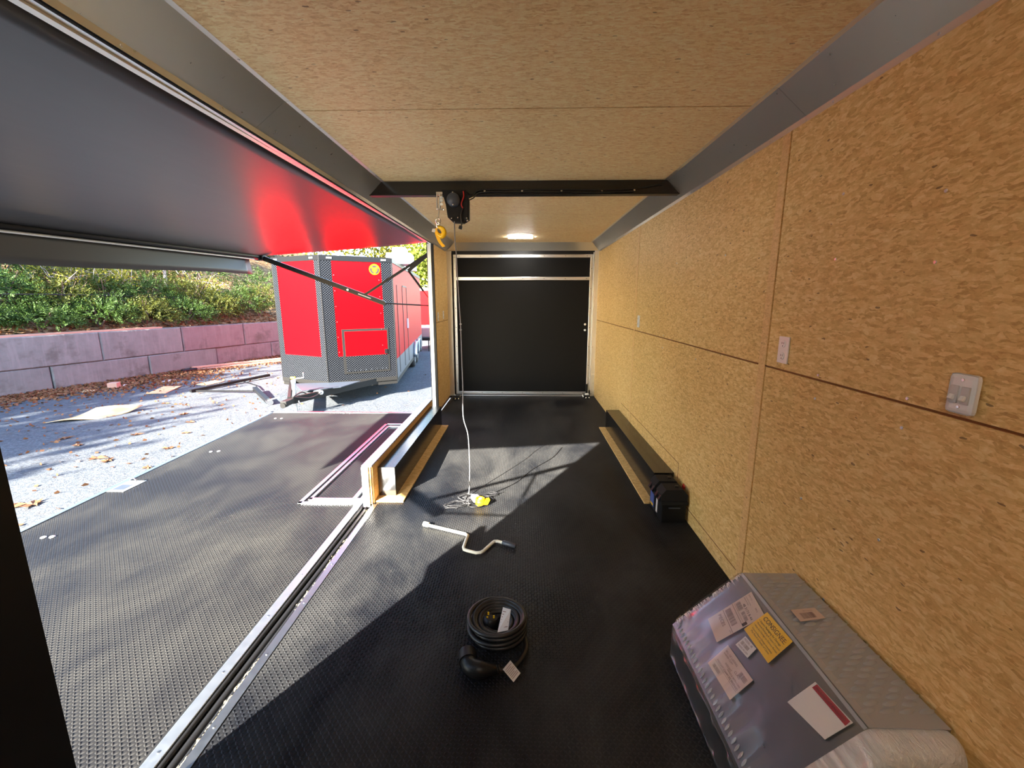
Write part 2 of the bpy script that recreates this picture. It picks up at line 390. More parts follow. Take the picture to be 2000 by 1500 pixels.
def text_mesh(txt, size=1.0, align='LEFT', ext=0.0):
    cu = bpy.data.curves.new('t', 'FONT'); cu.body = txt; cu.size = size; cu.align_x = align; cu.extrude = ext
    ob = bpy.data.objects.new('t', cu); C.objects.link(ob)
    me = bpy.data.meshes.new_from_object(ob)
    v = [tuple(p.co) for p in me.vertices]; f = [tuple(p.vertices) for p in me.polygons]
    bpy.data.objects.remove(ob); bpy.data.curves.remove(cu); bpy.data.meshes.remove(me)
    return v, f
def screw(mb, p, n, r=.005):
    p = Vector(p); n = Vector(n); mb.cyl(p, p+n*.002, r, r*.8, 8)

# ------------------------------------------------------------------ dimensions of the trailer interior
XR, XL, ZC, ZB = 1.160, -1.177, 2.376, 2.246
YR, YF, YJ, YJN = 6.88, -1.1, 5.86, 0.885       # rear, front, far jamb, near jamb

# ---- floor
fl = MB().box(-1.135, XR+.01, YF, YR+.12, -.06, -.002).build('floor', M['rubber_floor']); tag(fl, kind='structure')
def treads(x0, x1, y0, y1, z, pitch, h=.0042, ln=.0110, wd=.0040, holes=(), xf=None):
    nx = int((x1-x0)/pitch); ny = int((y1-y0)/pitch)
    I, J = np.meshgrid(np.arange(nx), np.arange(ny), indexing='ij'); I = I.ravel(); J = J.ravel()
    cx = x0+(I+.5)*pitch; cy = y0+(J+.5)*pitch; keep = np.ones(len(cx), bool)
    for (a, b, c, d) in holes: keep &= ~((cx > a) & (cx < b) & (cy > c) & (cy < d))
    if xf is not None: keep &= xf(cx, cy)
    cx, cy, I, J = cx[keep], cy[keep], I[keep], J[keep]; n = len(cx)
    ang = np.where((I+J) % 2 == 0, PI/4, -PI/4); ca, sa = np.cos(ang), np.sin(ang)
    loc = np.array([(-ln, 0, 0), (0, -wd, 0), (ln, 0, 0), (0, wd, 0), (0, 0, h)])
    V = np.zeros((n, 5, 3)); V[:, :, 0] = cx[:, None]+loc[:, 0]*ca[:, None]-loc[:, 1]*sa[:, None]
    V[:, :, 1] = cy[:, None]+loc[:, 0]*sa[:, None]+loc[:, 1]*ca[:, None]; V[:, :, 2] = z+loc[:, 2]
    base = (np.arange(n)*5)[:, None, None]; T = (np.array([(0,1,4),(1,2,4),(2,3,4),(3,0,4)])[None]+base).reshape(-1, 3)
    return V.reshape(-1, 3), T
def tread_obj(name, V, T, m, parent):
    me = bpy.data.meshes.new(name); V = V-np.array(world_loc(parent))
    me.vertices.add(len(V)); me.vertices.foreach_set('co', V.ravel().astype(np.float32))
    me.loops.add(len(T)*3); me.loops.foreach_set('vertex_index', T.ravel().astype(np.int32))
    me.polygons.add(len(T)); me.polygons.foreach_set('loop_start', (np.arange(len(T))*3).astype(np.int32))
    me.polygons.foreach_set('loop_total', np.full(len(T), 3, np.int32)); me.update(calc_edges=True); me.validate()
    me.materials.append(m); o = bpy.data.objects.new(name, me); C.objects.link(o); o.parent = parent; o['kind'] = 'stuff'; return o
V_, T_ = treads(-1.095, XR, .7, YR, -.002, .0148)
tread_obj('tread_pattern', V_, T_, M['rubber_tread'], fl)
tr = MB().box(-1.135, -1.098, YF, 3.03, -.004, .0015).build('trim_1', M['aluminium']); tag(tr, kind='structure')
for k in range(7):
    s_ = MB(); s_.cyl((-1.116, .95+k*.33, .0014), (-1.116, .95+k*.33, .0035), .006, .0045, 8); s_.build('rivet', M['screw'], tr)

# ---- right wall (OSB sheets, each an object)
def wall_empty(name, loc): return empty(name, loc, kind='structure')
rng = random.Random(4)
wr = wall_empty('wall_right', (XR, 2.9, 0))
def sheet(x0, x1, y0, y1, z0, z1, parent, m, name='osb_panel'):
    return MB().box(x0, x1, y0, y1, z0, z1).build(name, m, parent, uvoff=(rng.uniform(0, 30), rng.uniform(0, 30)))
G = .0045
ys = [YF, -.371, 2.069, 4.509, YR+.05]
for a, b in zip(ys[:-1], ys[1:]):
    sheet(XR, XR+.011, a+G, b-G, 1.22+G, 2.262, wr, M['osb'])
    sheet(XR, XR+.011, a+G, b-G, .0, 1.22-G, wr, M['osb'])
MB().box(XR+.007, XR+.05, YF, YR+.1, -.05, 2.5).build('backing_sheet', M['groove'], wr)
for yy in ys[1:3]:   # smooth tongue edge strips beside the vertical joints
    sheet(XR-.0012, XR, yy+.006, yy+.062, .0, 2.245, wr, M['osb_band'], 'edge_band')
sheet(XR-.0008, XR, 4.53, 4.57, .0, 2.245, wr, M['osb_band'], 'edge_band')
g = MB()   # routed groove lines near the floor and around the wheel box
g.box(XR-.0006, XR+.001, 3.06, 4.97, .337, .343); g.box(XR-.0006, XR+.001, 3.056, 3.063, .22, .343); g.box(XR-.0006, XR+.001, 2.13, 2.86, .091, .097)
g.build('routed_groove', M['groove'], wr)
for (y, z) in [(1.699,1.145),(1.30,1.145),(1.70,1.239),(1.299,1.237),(1.294,1.823),(1.288,1.633),(1.692,1.677),(1.31,.764),(1.697,1.906),(3.6,1.14),(3.6,1.24),(2.9,1.14),(2.6,1.78),(3.4,1.8),(.9,1.8),(.9,1.4),(1.5,.4),(1.7,.72)]:
    s_ = MB(); screw(s_, (XR, y, z), (-1,0,0), .0055); s_.build('screw', M['screw'], wr)

# ---- left wall: rear portion and near portion
wl_ = wall_empty('wall_left', (XL, 6.3, 0))
sheet(XL-.011, XL, YJ+.03, YR+.05, 1.22+G, 2.262, wl_, M['osb']); sheet(XL-.011, XL, YJ+.03, YR+.05, 0, 1.22-G, wl_, M['osb'])
MB().box(XL-.06, XL-.009, YJ+.03, YR+.1, -.05, 2.5).build('backing_sheet', M['groove'], wl_)
MB().box(-1.20, XL+.004, YJ-.012, YJ+.03, -.02, 2.25).build('black_seal', M['black_semi'], wl_)
tag(MB().box(-1.25, -1.20, YJ-.02, YJ+.06, -.06, 2.25, bev=.003).build('door_jamb', M['mill_alu'], wl_), 'bright aluminium jamb edge')
MB().box(-1.262, -1.25, YJ, YR+.12, -.1, 2.5).build('outer_skin', M['black_gloss'], wl_)
wn_ = wall_empty('wall_near_left', (-1.16, 0, 0))
MB().box(-1.24, -1.155, YF, YJN, -.05, 2.25).build('wall_panel', M['black_semi'], wn_)
MB().box(-1.262, -1.24, YF, YJN, -.1, 2.5).build('outer_skin', M['black_gloss'], wn_)
# narrow half-height panel seen outside just past the near jamb
hp = MB().box(-1.305, -1.262, .80, .966, .80, 1.085, bev=.002).build('outside_box', M['valance'])
tag(hp, 'small grey box fixed outside beside the black near jamb', 'box')

# ---- front wall behind the camera and rear wall
wf = wall_empty('wall_front', (0, YF, 0)); sheet(-1.2, XR+.05, YF-.012, YF, -.02, 2.4, wf, M['osb'])
MB().box(-1.26, XR+.06, YF-.05, YF-.012, -.1, 2.5).build('outer_skin', M['black_gloss'], wf)
wb_ = wall_empty('wall_rear', (0, YR, 0))
MB().box(1.095, XR, YR-.01, YR+.06, -.01, 2.262, bev=.002).build('door_post', M['cove'], wb_)
MB().box(XL, -1.10, YR-.01, YR+.06, -.01, 2.262, bev=.002).build('door_post', M['cove'], wb_)
MB().box(XL, XR, YR, YR+.05, 2.215, 2.262).build('header', M['black_semi'], wb_)
MB().box(XL-.02, XR+.02, YR+.06, YR+.12, -.06, 2.5).build('outer_skin', M['black_semi'], wb_)
MB().box(XL, XR, YR-.035, YR+.03, -.003, .012, bev=.002).build('sill_flashing', M['aluminium'], wb_)

# ---- rear door
d1 = empty('door_1', (0, YR+.02, .02), kind='structure')
MB().box(-1.03, 1.03, YR+.018, YR+.04, .04, 2.19).build('door_panel', M['door_black'], d1)
for nm, b in (('frame_rail', (-1.075, 1.075, 2.165, 2.212)), ('frame_rail', (-1.075, 1.075, .022, .066)), ('cross_rail', (-1.035, 1.035, 1.828, 1.876))):
    MB().box(b[0], b[1], YR-.004, YR+.022, b[2], b[3], bev=.003).build(nm, M['aluminium'], d1)
    e = MB()
    for k in range(7): screw(e, (-.98+k*.327, YR-.004, (b[2]+b[3])/2), (0,-1,0), .006)
    e.build('screw_row', M['seam'], d1)
for sx in (-1, 1):
    MB().box(min(sx*1.032, sx*1.075), max(sx*1.032, sx*1.075), YR-.003, YR+.022, .066, 2.165, bev=.003).build('frame_stile', M['aluminium'], d1)
    e = MB()
    for k in range(7): screw(e, (sx*1.053, YR-.003, .2+k*.3), (0,-1,0), .006)
    e.build('screw_row', M['seam'], d1)
    for z in (1.15, 1.06):
        e = MB(); e.lathe([(0, .012), (.012, .010), (.018, .004), (.018, 0)][::-1], (sx*.985, YR+.018, z), (0,-1,0), 12); e.build('bolt', M['white_metal'], d1)
e = MB().cyl((1.082, YR-.02, .10), (1.082, YR-.02, 2.24), .006, n=8).build('lock_rod', M['rail_white'], d1)
# floor brackets by the rear door
for sx, y, lb in ((-1, 6.62, 'black hinge bracket on the floor by the left foot of the rear door'), (1, 6.74, 'black and silver bracket on the floor at the right foot of the rear door')):
    x = sx*1.02
    br = empty('floor_bracket', (x, y, 0), lb, 'bracket')
    MB().box(x-.035, x+.035, y-.10, y+.10, .0, .012, bev=.002).build('base_plate', M['black_semi'], br)
    e = MB(); e.cyl((x-.05, y-.06, .035), (x+.045, y-.06, .035), .022); e.box(x-.03, x+.03, y-.02, y+.06, .012, .05, bev=.004); e.build('hinge_body', M['black_semi'], br)
    for dx, dy in ((-.045, .08), (-.05, .0), (.03, .07), (-.02, -.09), (.03, -.085)):
        MB().lathe([(.011, 0), (.011, .012), (.006, .020)], (x+dx, y+dy, .012), n=8).build('bolt', M['chrome'], br)
    if sx > 0:
        MB().box(x+.0, x+.03, y+.09, y+.115, .01, .20, bev=.003).build('lever', M['black_semi'], br)
        MB().box(x-.03, x+.03, y-.055, y+.0, .045, .075, bev=.004).build('clamp', M['white_metal'], br)

# ---- ceiling
ce = wall_empty('ceiling', (0, 2.9, ZC))
yc = [YF, -.289, .931, 2.151, 3.371, 4.591, 5.811, YR+.1]
for a, b in zip(yc[:-1], yc[1:]):
    MB().box(-1.12, 1.12, a+G, b-G, ZC, ZC+.011).build('osb_panel', M['osb_ceiling_lit'], ce, uvoff=(rng.uniform(0, 30), rng.uniform(0, 30)))
MB().box(-1.26, XR+.05, YF, YR+.12, ZC+.007, ZC+.05).build('backing_sheet', M['groove'], ce)
MB().box(-1.30, XR+.09, YF-.05, YR+.14, ZC+.05, ZC+.10).build('roof_skin', M['black_semi'], ce)

# ---- metal coves (45 degree trim where wall meets ceiling)
def cove(name, side, cuts):
    o = empty(name, (side*1.1, 2.9, ZB), kind='structure'); xo = XR if side > 0 else -XL
    xi = 1.035
    for a, b in zip(cuts[:-1], cuts[1:]):
        pf = [(side*(xi-.022), ZC-.0008), (side*xi, ZC-.0015), (side*(xo-.0015), ZB+.024), (side*(xo-.0008), ZB)]
        pb = [(x-side*0.0+side*.003, z+.003) for x, z in pf]
        e = MB(); n = 4
        for i in range(3):
            vs = [(pf[i][0], a+.001, pf[i][1]), (pf[i][0], b-.001, pf[i][1]), (pf[i+1][0], b-.001, pf[i+1][1]), (pf[i+1][0], a+.001, pf[i+1][1])]
            e.quadbox(vs, (side*.0025, 0, .0025))
        e.build('cove_sheet', M['cove'], o)
        k = a+.3
        while k < b-.05:
            s_ = MB(); screw(s_, (side*(xi-.012), k, ZC-.001), (0,0,-1), .005); s_.build('screw', M['screw'], o)
            s_ = MB(); screw(s_, (side*(xo-.001), k+.1, ZB+.012), (-side,0,0), .005); s_.build('screw', M['screw'], o); k += .42
    return o
cove('trim_2', 1, [YF, 1.98, 4.45, 6.05, 6.80]); cove('trim_3', -1, [YF, 2.05, 4.5, 6.80])
MB_ = MB().quadbox([(-1.035, 6.755, ZC-.002), (1.03, 6.755, ZC-.002), (XR, YR-.005, ZB+.018), (XL, YR-.005, ZB+.018)], (0, .003, .003))
o = MB_.build('trim_4', M['cove']); tag(o, kind='structure')
for sx in (1, -1):
    e = MB(); xo = XR if sx > 0 else -XL
    e.quadbox([(sx*1.032, 6.752, ZC-.004), (sx*xo*.998, 6.79, ZB+.02), (sx*xo*.998, YR-.008, ZB+.014)][::sx], (0, .002, .002)); e.build('corner_gusset', M['aluminium'], o)

# ---- header above the side opening (wall top), seen from below: black gap, grey frame
e = empty('wall_header_left', (-1.2, 3.3, 2.25), kind='structure')
MB().box(-1.200, XL-.001, YJN, YJ, 2.256, 2.30).build('black_gap', M['black_matte'], e)
tag(MB().box(-1.221, -1.200, YJN, YJ+.02, 2.248, 2.30).build('grey_header', M['aluminium'], e), 'grey aluminium header strip')
MB().box(-1.262, -1.221, YJN, YJ+.02, 2.262, 2.5).build('outer_skin', M['black_gloss'], e)

# ------------------------------------------------------------------ awning
aw = empty('awning', (-1.25, 3.4, 2.2), 'black patio awning rolled out from above the side opening, with roller tube and folding arms', 'awning')
A0 = Vector((-1.243, .885, 2.238)); A1 = Vector((-1.243, 5.90, 2.272)); B0 = Vector((-3.47, .885, 1.985)); B1 = Vector((-3.50, 5.90, 2.105))
NU, NV = 26, 30; vs = []; fs = []
for i in range(NU+1):
    for j in range(NV+1):
        u, v = i/NU, j/NV; p = (A0*(1-u)+B0*u)*(1-v)+(A1*(1-u)+B1*u)*v
        p = p + Vector((0, 0, -.018*math.sin(PI*u)*(.5+.5*math.sin(PI*v)))); vs.append(p)
for i in range(NU):
    for j in range(NV): a = i*(NV+1)+j; fs.append((a, a+1, a+NV+2, a+NV+1))
e = MB(); e.add(vs, fs, 0, True); fo = e.build('fabric', M['fabric'], aw)
md = fo.modifiers.new('thick', 'SOLIDIFY'); md.thickness = .0015
tag(MB().quadbox([(-1.248, .88, 2.236), (-1.248, 5.92, 2.270), (-1.222, 5.92, 2.272), (-1.222, .88, 2.238)], (0, 0, .02)).build('wall_rail', M['rail_white'], aw), 'white awning rail')
dv = (B1-B0).normalized()
MB().cyl(B0-dv*.02+Vector((-.03,0,-.01)), B1+dv*.02+Vector((-.03,0,-.01)), .042, n=20).build('roller_tube', M['black_semi'], aw)
tag(MB().tube([B0+Vector((.006,0,-.055)), B1+Vector((.006,-.15,-.055))], .010, 8).build('pull_bar', M['white_metal'], aw), 'pale rod along the roller')
# valance hanging from the roller
NVv = 40; vs = []; fs = []
for j in range(NVv+1):
    v = j/NVv; p = B0*(1-v)+(B1+Vector((0,-.17,0)))*v
    for k in range(5):
        t = k/4; vs.append(p+Vector((-.055-.03*math.sin(v*5)*t, 0, -.03-t*.225+.012*t*math.sin(v*9))))
for j in range(NVv):
    for k in range(4): a = j*5+k; fs.append((a, a+1, a+6, a+5))
e = MB(); e.add(vs, fs, 0, True); vo = e.build('valance', M['valance'], aw); vo.modifiers.new('thick', 'SOLIDIFY').thickness = .0015
def awning_arm(y, zr, xr, near=False):
    P = lambda x, z: Vector((x, y, z))
    end = P(-1.885, 1.485); piv = P(-2.16, 1.585); wm = P(-1.235, 2.145); top = P(xr+.01, zr-.025); st = P(-1.53, 1.91); sb = P(-1.235, 1.50); rod = P(-1.24, 1.45)
    if near: end = P(-1.80, 1.27); piv = P(-2.05, 1.385); wm = P(-1.235, 1.90); st = P(-1.5, 1.73); sb = P(-1.27, 1.30); rod = P(-1.24, 1.25)
    d = (end-top).normalized()
    e = MB(); n = Vector((0,1,0)).cross(d)
    def bar(a, b, w, t, mb): 
        dd = (b-a).normalized(); nn = Vector((0,1,0)).cross(dd)*w/2; yy = Vector((0,t/2,0))
        mb.add([a-nn-yy, a+nn-yy, b+nn-yy, b-nn-yy, a-nn+yy, a+nn+yy, b+nn+yy, b-nn+yy], [(0,1,2,3),(7,6,5,4),(0,4,5,1),(1,5,6,2),(2,6,7,3),(3,7,4,0)])
    bar(top, end, .060, .035, e); e.cyl(end-Vector((0,.018,0)), end+Vector((0,.018,0)), .030, n=16); e.build('arm', M['black_semi'], aw)
    m_ = (top*.28+end*.72); e = MB(); bar(m_+d*.12+Vector((0,-.02,0)), m_+d*.30+Vector((0,-.02,0)), .014, .004, e); tag(e.build('arm_label', M['tag'], aw), 'small pale strip on the arm')
    e = MB(); e.cyl(m_-Vector((0,.022,0))-d*.03, m_-Vector((0,.019,0))-d*.03, .012, n=10); e.build('pivot_bolt', M['chrome'], aw)
    e = MB(); bar(piv, wm, .030, .026, e); e.build('support_arm', M['black_semi'], aw)
    MB().cyl(end, rod, .009, n=8).build('stay_rod', M['black_semi'], aw)
    e = MB(); bar(wm, st, .042, .034, e); e.build('support_sleeve', M['black_semi'], aw)
    e = MB(); e.cyl(st, sb.lerp(st, .35), .014, n=10); e.cyl(sb.lerp(st, .35), sb, .006, n=8); e.build('gas_strut', M['black_semi'], aw)
    e = MB(); e.box(top.x-.10, top.x+.03, y-.05, y+.03, top.z-.035, top.z+.05, bev=.012); e.build('end_cap', M['black_semi'], aw)
    e = MB(); e.quadbox([(top.x-.10, y-.052, top.z+.05), (top.x+.04, y-.052, top.z+.05), (top.x+.04, y+.03, top.z+.05), (top.x-.10, y+.03, top.z+.05)], (0,0,.012)); tag(e.build('cap_cover', M['white_metal'], aw), 'bright metal cap plate')
awning_arm(5.93, B1.z, B1.x); awning_arm(.84, B0.z, B0.x, True)

# ------------------------------------------------------------------ fold-down side platform
pf = empty('side_platform', (-2.35, 3.3, -.15), 'fold-down side door lying level as a deck, covered in black tread rubber with aluminium edges', 'platform')
ZD = -.020
xo = lambda y: -3.345-.0300*y
YD0, YD1 = .90, 5.83
e = MB(); e.quadbox([(xo(YD0), YD0, ZD-.06), (-1.235, YD0, ZD-.06), (-1.235, YD1, ZD-.06), (xo(YD1), YD1, ZD-.06)], (0, 0, .058)); e.build('deck_panel', M['rubber_deck'], pf)
CX0, CX1, CY0, CY1 = -1.735, -1.262, 3.06, 5.26
V_, T_ = treads(-3.56, -1.29, YD0+.01, YD1-.05, ZD-.002, .0148, xf=lambda x, y: (x > xo(y)+.045), holes=[(CX0, CX1+.05, CY0-.01, CY0+.12), (CX0, CX0+.115, CY0, CY1), (CX0, CX1, CY1-.2, CY1), (CX1-.06, CX1+.05, CY0, CY1)])
tread_obj('tread_pattern', V_, T_, M['rubber_deck_tread'], pf)
e = MB(); e.quadbox([(xo(YD0)-.012, YD0, ZD-.064), (xo(YD0)+.028, YD0, ZD-.064), (xo(YD1)+.028, YD1, ZD-.064), (xo(YD1)-.012, YD1, ZD-.064)], (0,0,.068)); e.build('edge_trim', M['aluminium'], pf)
MB().box(xo(YD1)-.012, -1.235, YD1-.042, YD1+.005, ZD-.064, ZD+.004).build('edge_trim', M['aluminium'], pf)
MB().box(-1.282, -1.232, YD0, YD1, ZD-.064, ZD+.006, bev=.002).build('hinge_side_trim', M['mill_alu'], pf)
w = .032
for (a, b, c, d) in [(CX0, CX0+w, CY0, CY1), (CX0, CX1, CY0, CY0+w), (CX0, CX1, CY1-w, CY1)]:
    MB().box(a, b, c, d, ZD-.002, ZD+.008, bev=.002).build('cutout_frame', M['aluminium'], pf)
w2 = .026
for (a, b, c, d) in [(CX0+.062, CX0+.062+w2, CY0+.055, CY1-.13), (CX0+.062, CX1-.01, CY0+.05, CY0+.088), (CX0+.062, CX1-.03, CY1-.13-w2, CY1-.13), (CX1-.075, CX1-.04, CY0+.09, CY1-.15)]:
    MB().box(a, b, c, d, ZD-.002, ZD+.014, bev=.002).build('inner_frame', M['aluminium'], pf)
    for t in (.12, .5, .88):
        s_ = MB(); xx = a+(b-a)*(.5 if d-c > b-a else t); yy = c+(d-c)*(t if d-c > b-a else .5)
        s_.lathe([(.009, 0), (.008, .004), (.003, .006)], (xx, yy, ZD+.013), n=8); s_.build('rivet', M['screw'], pf)
for (x, y) in [(-3.173,2.546),(-3.122,2.554),(-3.228,4.193),(-3.159,4.211),(-3.28,5.477),(-3.198,5.479),(-2.483,5.764),(-2.391,5.766)]:
    MB().lathe([(.017, 0), (.015, .004), (.004, .006)], (x, y, ZD+.001), n=12).build('bolt_head', M['white_metal'], pf)
for k in range(14):
    MB().lathe([(.006, 0), (.005, .002)], (-1.257, 1.2+k*.33, ZD+.0055), n=8).build('rivet', M['screw'], pf)
# flush ring latch in the outer edge
lt = MB(); lt.box(-3.43, -3.27, 3.235, 3.46, ZD, ZD+.003, bev=.001).build('latch_plate', M['jack_steel'], pf)
MB().box(-3.40, -3.31, 3.27, 3.37, ZD+.003, ZD+.0045).build('latch_recess', M['grip'], pf)
MB().tube([(-3.335+.028*math.cos(t), 3.40, ZD+.022+.028*math.sin(t)) for t in np.linspace(0, 2*PI, 14, endpoint=False)], .004, 6, closed=True).build('latch_ring', M['chrome'], pf)
# support struts below the deck
for y in (1.2, 3.4, 5.6):
    MB().box(-3.35, -1.25, y-.03, y+.03, ZD-.13, ZD-.062).build('under_rail', M['frame_grey'], pf)
for y in (1.2, 5.6):
    MB().cyl((-3.3, y, -.5), (-3.3, y, ZD-.12), .022).build('support_leg', M['frame_grey'], pf)

# seal between platform and floor
sl = empty('door_seal', (-1.18, 2.0, -.05), 'black rubber seal strips lying in the gap between the platform and the trailer floor', 'seal')
MB().box(-1.232, -1.135, YJN, YJ, -.075, -.062).build('gap_bottom', M['black_matte'], sl)
for x, z, r in ((-1.221, -.03, .011), (-1.192, -.045, .016), (-1.160, -.042, .014)):
    MB().tube([(x+.003*math.sin(y*3), y, z) for y in np.linspace(YJN, YJ, 24)], r, 8).build('rubber_strip', M['black_rubber'], sl)
e = MB()
for i in range(700):
    y = rng.choice([rng.uniform(.95, 3.0)]); x = -1.150+rng.gauss(0, .006); s_ = rng.uniform(.0015, .006); z = -.026+rng.uniform(0, .003)
    if math.sin(y*6)+math.sin(y*13+1) < -.2: continue
    a = rng.uniform(0, 3); L = s_*rng.uniform(1, 3)
    e.add([(x+math.cos(a)*s_*.4, y-L, z), (x+s_*.5, y, z+.002), (x, y+L, z), (x-s_*.5, y, z+.001)], [(0,1,2,3)])
tag(e.build('sawdust', M['sawdust'], sl), 'pale sawdust caught in the gap', kind='stuff')
MB().box(-1.157, -1.143, YJN, 3.0, -.05, -.027).build('ledge', M['black_semi'], sl)

# ------------------------------------------------------------------ wheel boxes
sw = empty('low_wheel_wall', (-1.16, 4.1, 0), 'low aluminium-capped wall section left standing in the side opening beside the left wheel box', 'wall section')
MB().box(-1.200, -1.152, 3.03, 5.25, -.02, .300, bev=.002).build('aluminium_frame', M['mill_alu'], sw)
MB().box(-1.203, -1.124, 3.028, 5.25, .300, .312, bev=.002).build('top_cap', M['aluminium'], sw)
MB().box(-1.203, -1.185, 3.022, 3.032, -.02, .30, bev=.001).build('end_strip', M['rail_white'], sw)
MB().box(-1.172, -1.152, 3.022, 3.032, -.02, .30, bev=.001).build('end_strip', M['rail_white'], sw)
MB().box(-1.151, -1.137, 3.035, 5.25, .0, .299).build('osb_lining', M['osb'], sw, uvoff=(3, 8))
MB().box(-1.137, -1.128, 3.05, 5.24, .0, .297).build('osb_lining', M['osb_band'], sw, uvoff=(5, 8))
bl = empty('wheel_box', (-1.06, 4.1, 0), 'black metal wheel box at the left opening, its near end bare bright metal', 'wheel box')
MB().box(-1.126, -.99, 3.163, 5.12, .012, .248, bev=.0015).build('cover', M['black_gloss'], bl)
tag(MB().box(-1.124, -.992, 3.158, 3.164, .014, .246, bev=.001).build('end_plate', M['polish'], bl), 'bright bare metal end plate')
MB().box(-1.127, -.91, 3.066, 5.12, .0, .012).build('base_strip', M['osb'], bl, uvoff=(9, 1))
brr = empty('wheel_box', (1.08, 4.1, 0), 'black metal wheel box against the right wall, behind the two battery boxes', 'wheel box')
MB().box(1.006, XR-.002, 3.13, 5.05, .012, .236, bev=.0015).build('cover', M['black_gloss'], brr)
MB().box(.935, XR-.002, 3.09, 5.08, .0, .012).build('base_strip', M['osb'], brr, uvoff=(2, 6))

# ------------------------------------------------------------------ battery boxes
def battery(y0, lb, near):
    b = empty('battery_box', (1.055, y0+.07, 0), lb, 'battery box', 'battery boxes beside the right wall')
    x0, x1 = .965, 1.146
    MB().box(x0+.006, x1-.006, y0+.006, y0+.134, .0, .150, bev=.008).build('case', M['black_semi'], b)
    e = MB(); e.prism([(x0, .150), (x1, .150), (x1, .205), (x1-.03, .243), (x0+.03, .243), (x0, .205)], 'y', y0+.012, y0+.128)
    e.box(x0-.002, x1+.002, y0, y0+.14, .135, .160, bev=.004); e.build('lid', M['black_matte'], b)
    for s_ in (.02, .085): MB().box(x0-.004, x0+.022, y0+s_, y0+s_+.03, .150, .222, bev=.004, rot=(0, .5, 0)).build('lid_rib', M['black_semi'], b)
    MB().box(x0+.105, x0+.130, y0+.055, y0+.075, .243, .252, bev=.002).build('vent_cap', M['black_semi'], b)
    MB().box(x0+.05, x1-.05, y0+.0, y0+.007, .11, .118).build('rib_line', M['grip'], b)
    if near: tag(MB().box(x0+.003, x0+.0062, y0+.10, y0+.126, .03, .135).build('side_label', M['paper_w'], b), 'white and blue side label')
    else:
        MB().box(x0+.003, x0+.0062, y0+.03, y0+.11, .03, .135).build('side_label', M['blue_label'], b)
        MB().box(x0+.001, x0+.0035, y0+.04, y0+.10, .035, .05).build('yellow_mark', M['yellow'], b)
    return b
battery(2.795, 'nearer of the two black battery boxes in front of the right wheel box', True)
bt = battery(2.948, 'farther black battery box with a blue side label, touching the right wheel box', False)
MB().box(1.148, 1.158, 2.90, 2.935, .19, .235, bev=.003, rot=(.4,0,0)).build('terminal_cap', M['red_plastic'], bt)

# ------------------------------------------------------------------ outlets and switch
def plate(name, x, y, z, w, h, side, lb, cat, m=None):
    p = empty(name, (x, y, z), lb, cat)
    a, b = (x-.006, x) if side > 0 else (x, x+.006)
    MB().box(a, b, y-w/2, y+w/2, z-h/2, z+h/2, bev=.0025).build('cover_plate', m or M['plastic_w'], p); return p
def outlet(x, y, z, side, lb):
    p = plate('wall_outlet', x, y, z, .075, .118, side, lb, 'outlet'); f = x-side*.006
    for dz in (.027, -.027):
        s_ = MB(); s_.lathe([(.0165, 0), (.0165, .0022), (.0155, .003)], (f, y, z+dz), (-side,0,0), 18); q = s_.build('socket', M['plastic_w'], p)
        e = MB()
        for dy in (-.0065, .0065): e.box(min(f-side*.0036, f-side*.0028), max(f-side*.0036, f-side*.0028), y+dy-.0012, y+dy+.0012, z+dz-.001, z+dz+.008)
        e.cyl((f-side*.0028, y, z+dz-.009), (f-side*.0036, y, z+dz-.009), .0026, n=8); e.build('slot', M['ink'], q)
outlet(XR-.001, 1.937, 1.311, 1, 'white double outlet on the right wall beside the nearest vertical joint')
outlet(XR-.001, 4.381, 1.318, 1, 'small white outlet far along the right wall, above the middle joint')
outlet(XL+.001, 6.45, 1.31, -1, 'white outlet on the short OSB wall left of the rear door, nearer the door')
outlet(XL+.001, 6.05, 1.30, -1, 'white outlet on the short OSB wall left of the rear door, nearer the side opening')
p = empty('light_switch', (XR, 1.13, 1.285), 'rounded off-white double switch plate on the right wall, nearest the camera', 'switch')
e = MB(); e.box(XR-.016, XR-.001, 1.095, 1.168, 1.235, 1.340, bev=.012); e.build('cover_plate', M['plastic_w'], p)
for y in (1.117, 1.147):
    q = MB().box(XR-.020, XR-.014, y-.0105, y+.0105, 1.262, 1.308, bev=.0015).build('switch_body', M['plastic_grey'], p)
    MB().box(XR-.028, XR-.018, y-.006, y+.006, 1.270, 1.285, bev=.003, rot=(0, .5, 0)).build('toggle', M['plastic_w'], q)
for z in (1.253, 1.325): s_ = MB(); screw(s_, (XR-.0155, 1.131, z), (-1,0,0), .0045); s_.build('screw', M['chrome'], p)

# ---- ceiling lamps: the rear LED bar and an added fill lamp
def led(y, lb, x0=-.2, x1=.13, w=.03):   # each lamp gives off its own light through its diffuser
    o = empty('ceiling_light', ((x0+x1)/2, y, ZC), lb, 'ceiling light')
    MB().box(x0-.012, x1+.012, y-w-.01, y+w+.01, ZC-.008, ZC-.0005, bev=.003).build('housing', M['plastic_w'], o)
    MB().box(x0, x1, y-w, y+w, ZC-.02, ZC-.008, bev=.006).build('diffuser', M['led'], o)
led(6.20, 'slim white lit LED bar on the ceiling just before the rear door')
led(-.45, 'second LED bar on the ceiling, above and behind the camera')  # unseen lamp added to brighten the tool box end and near wall

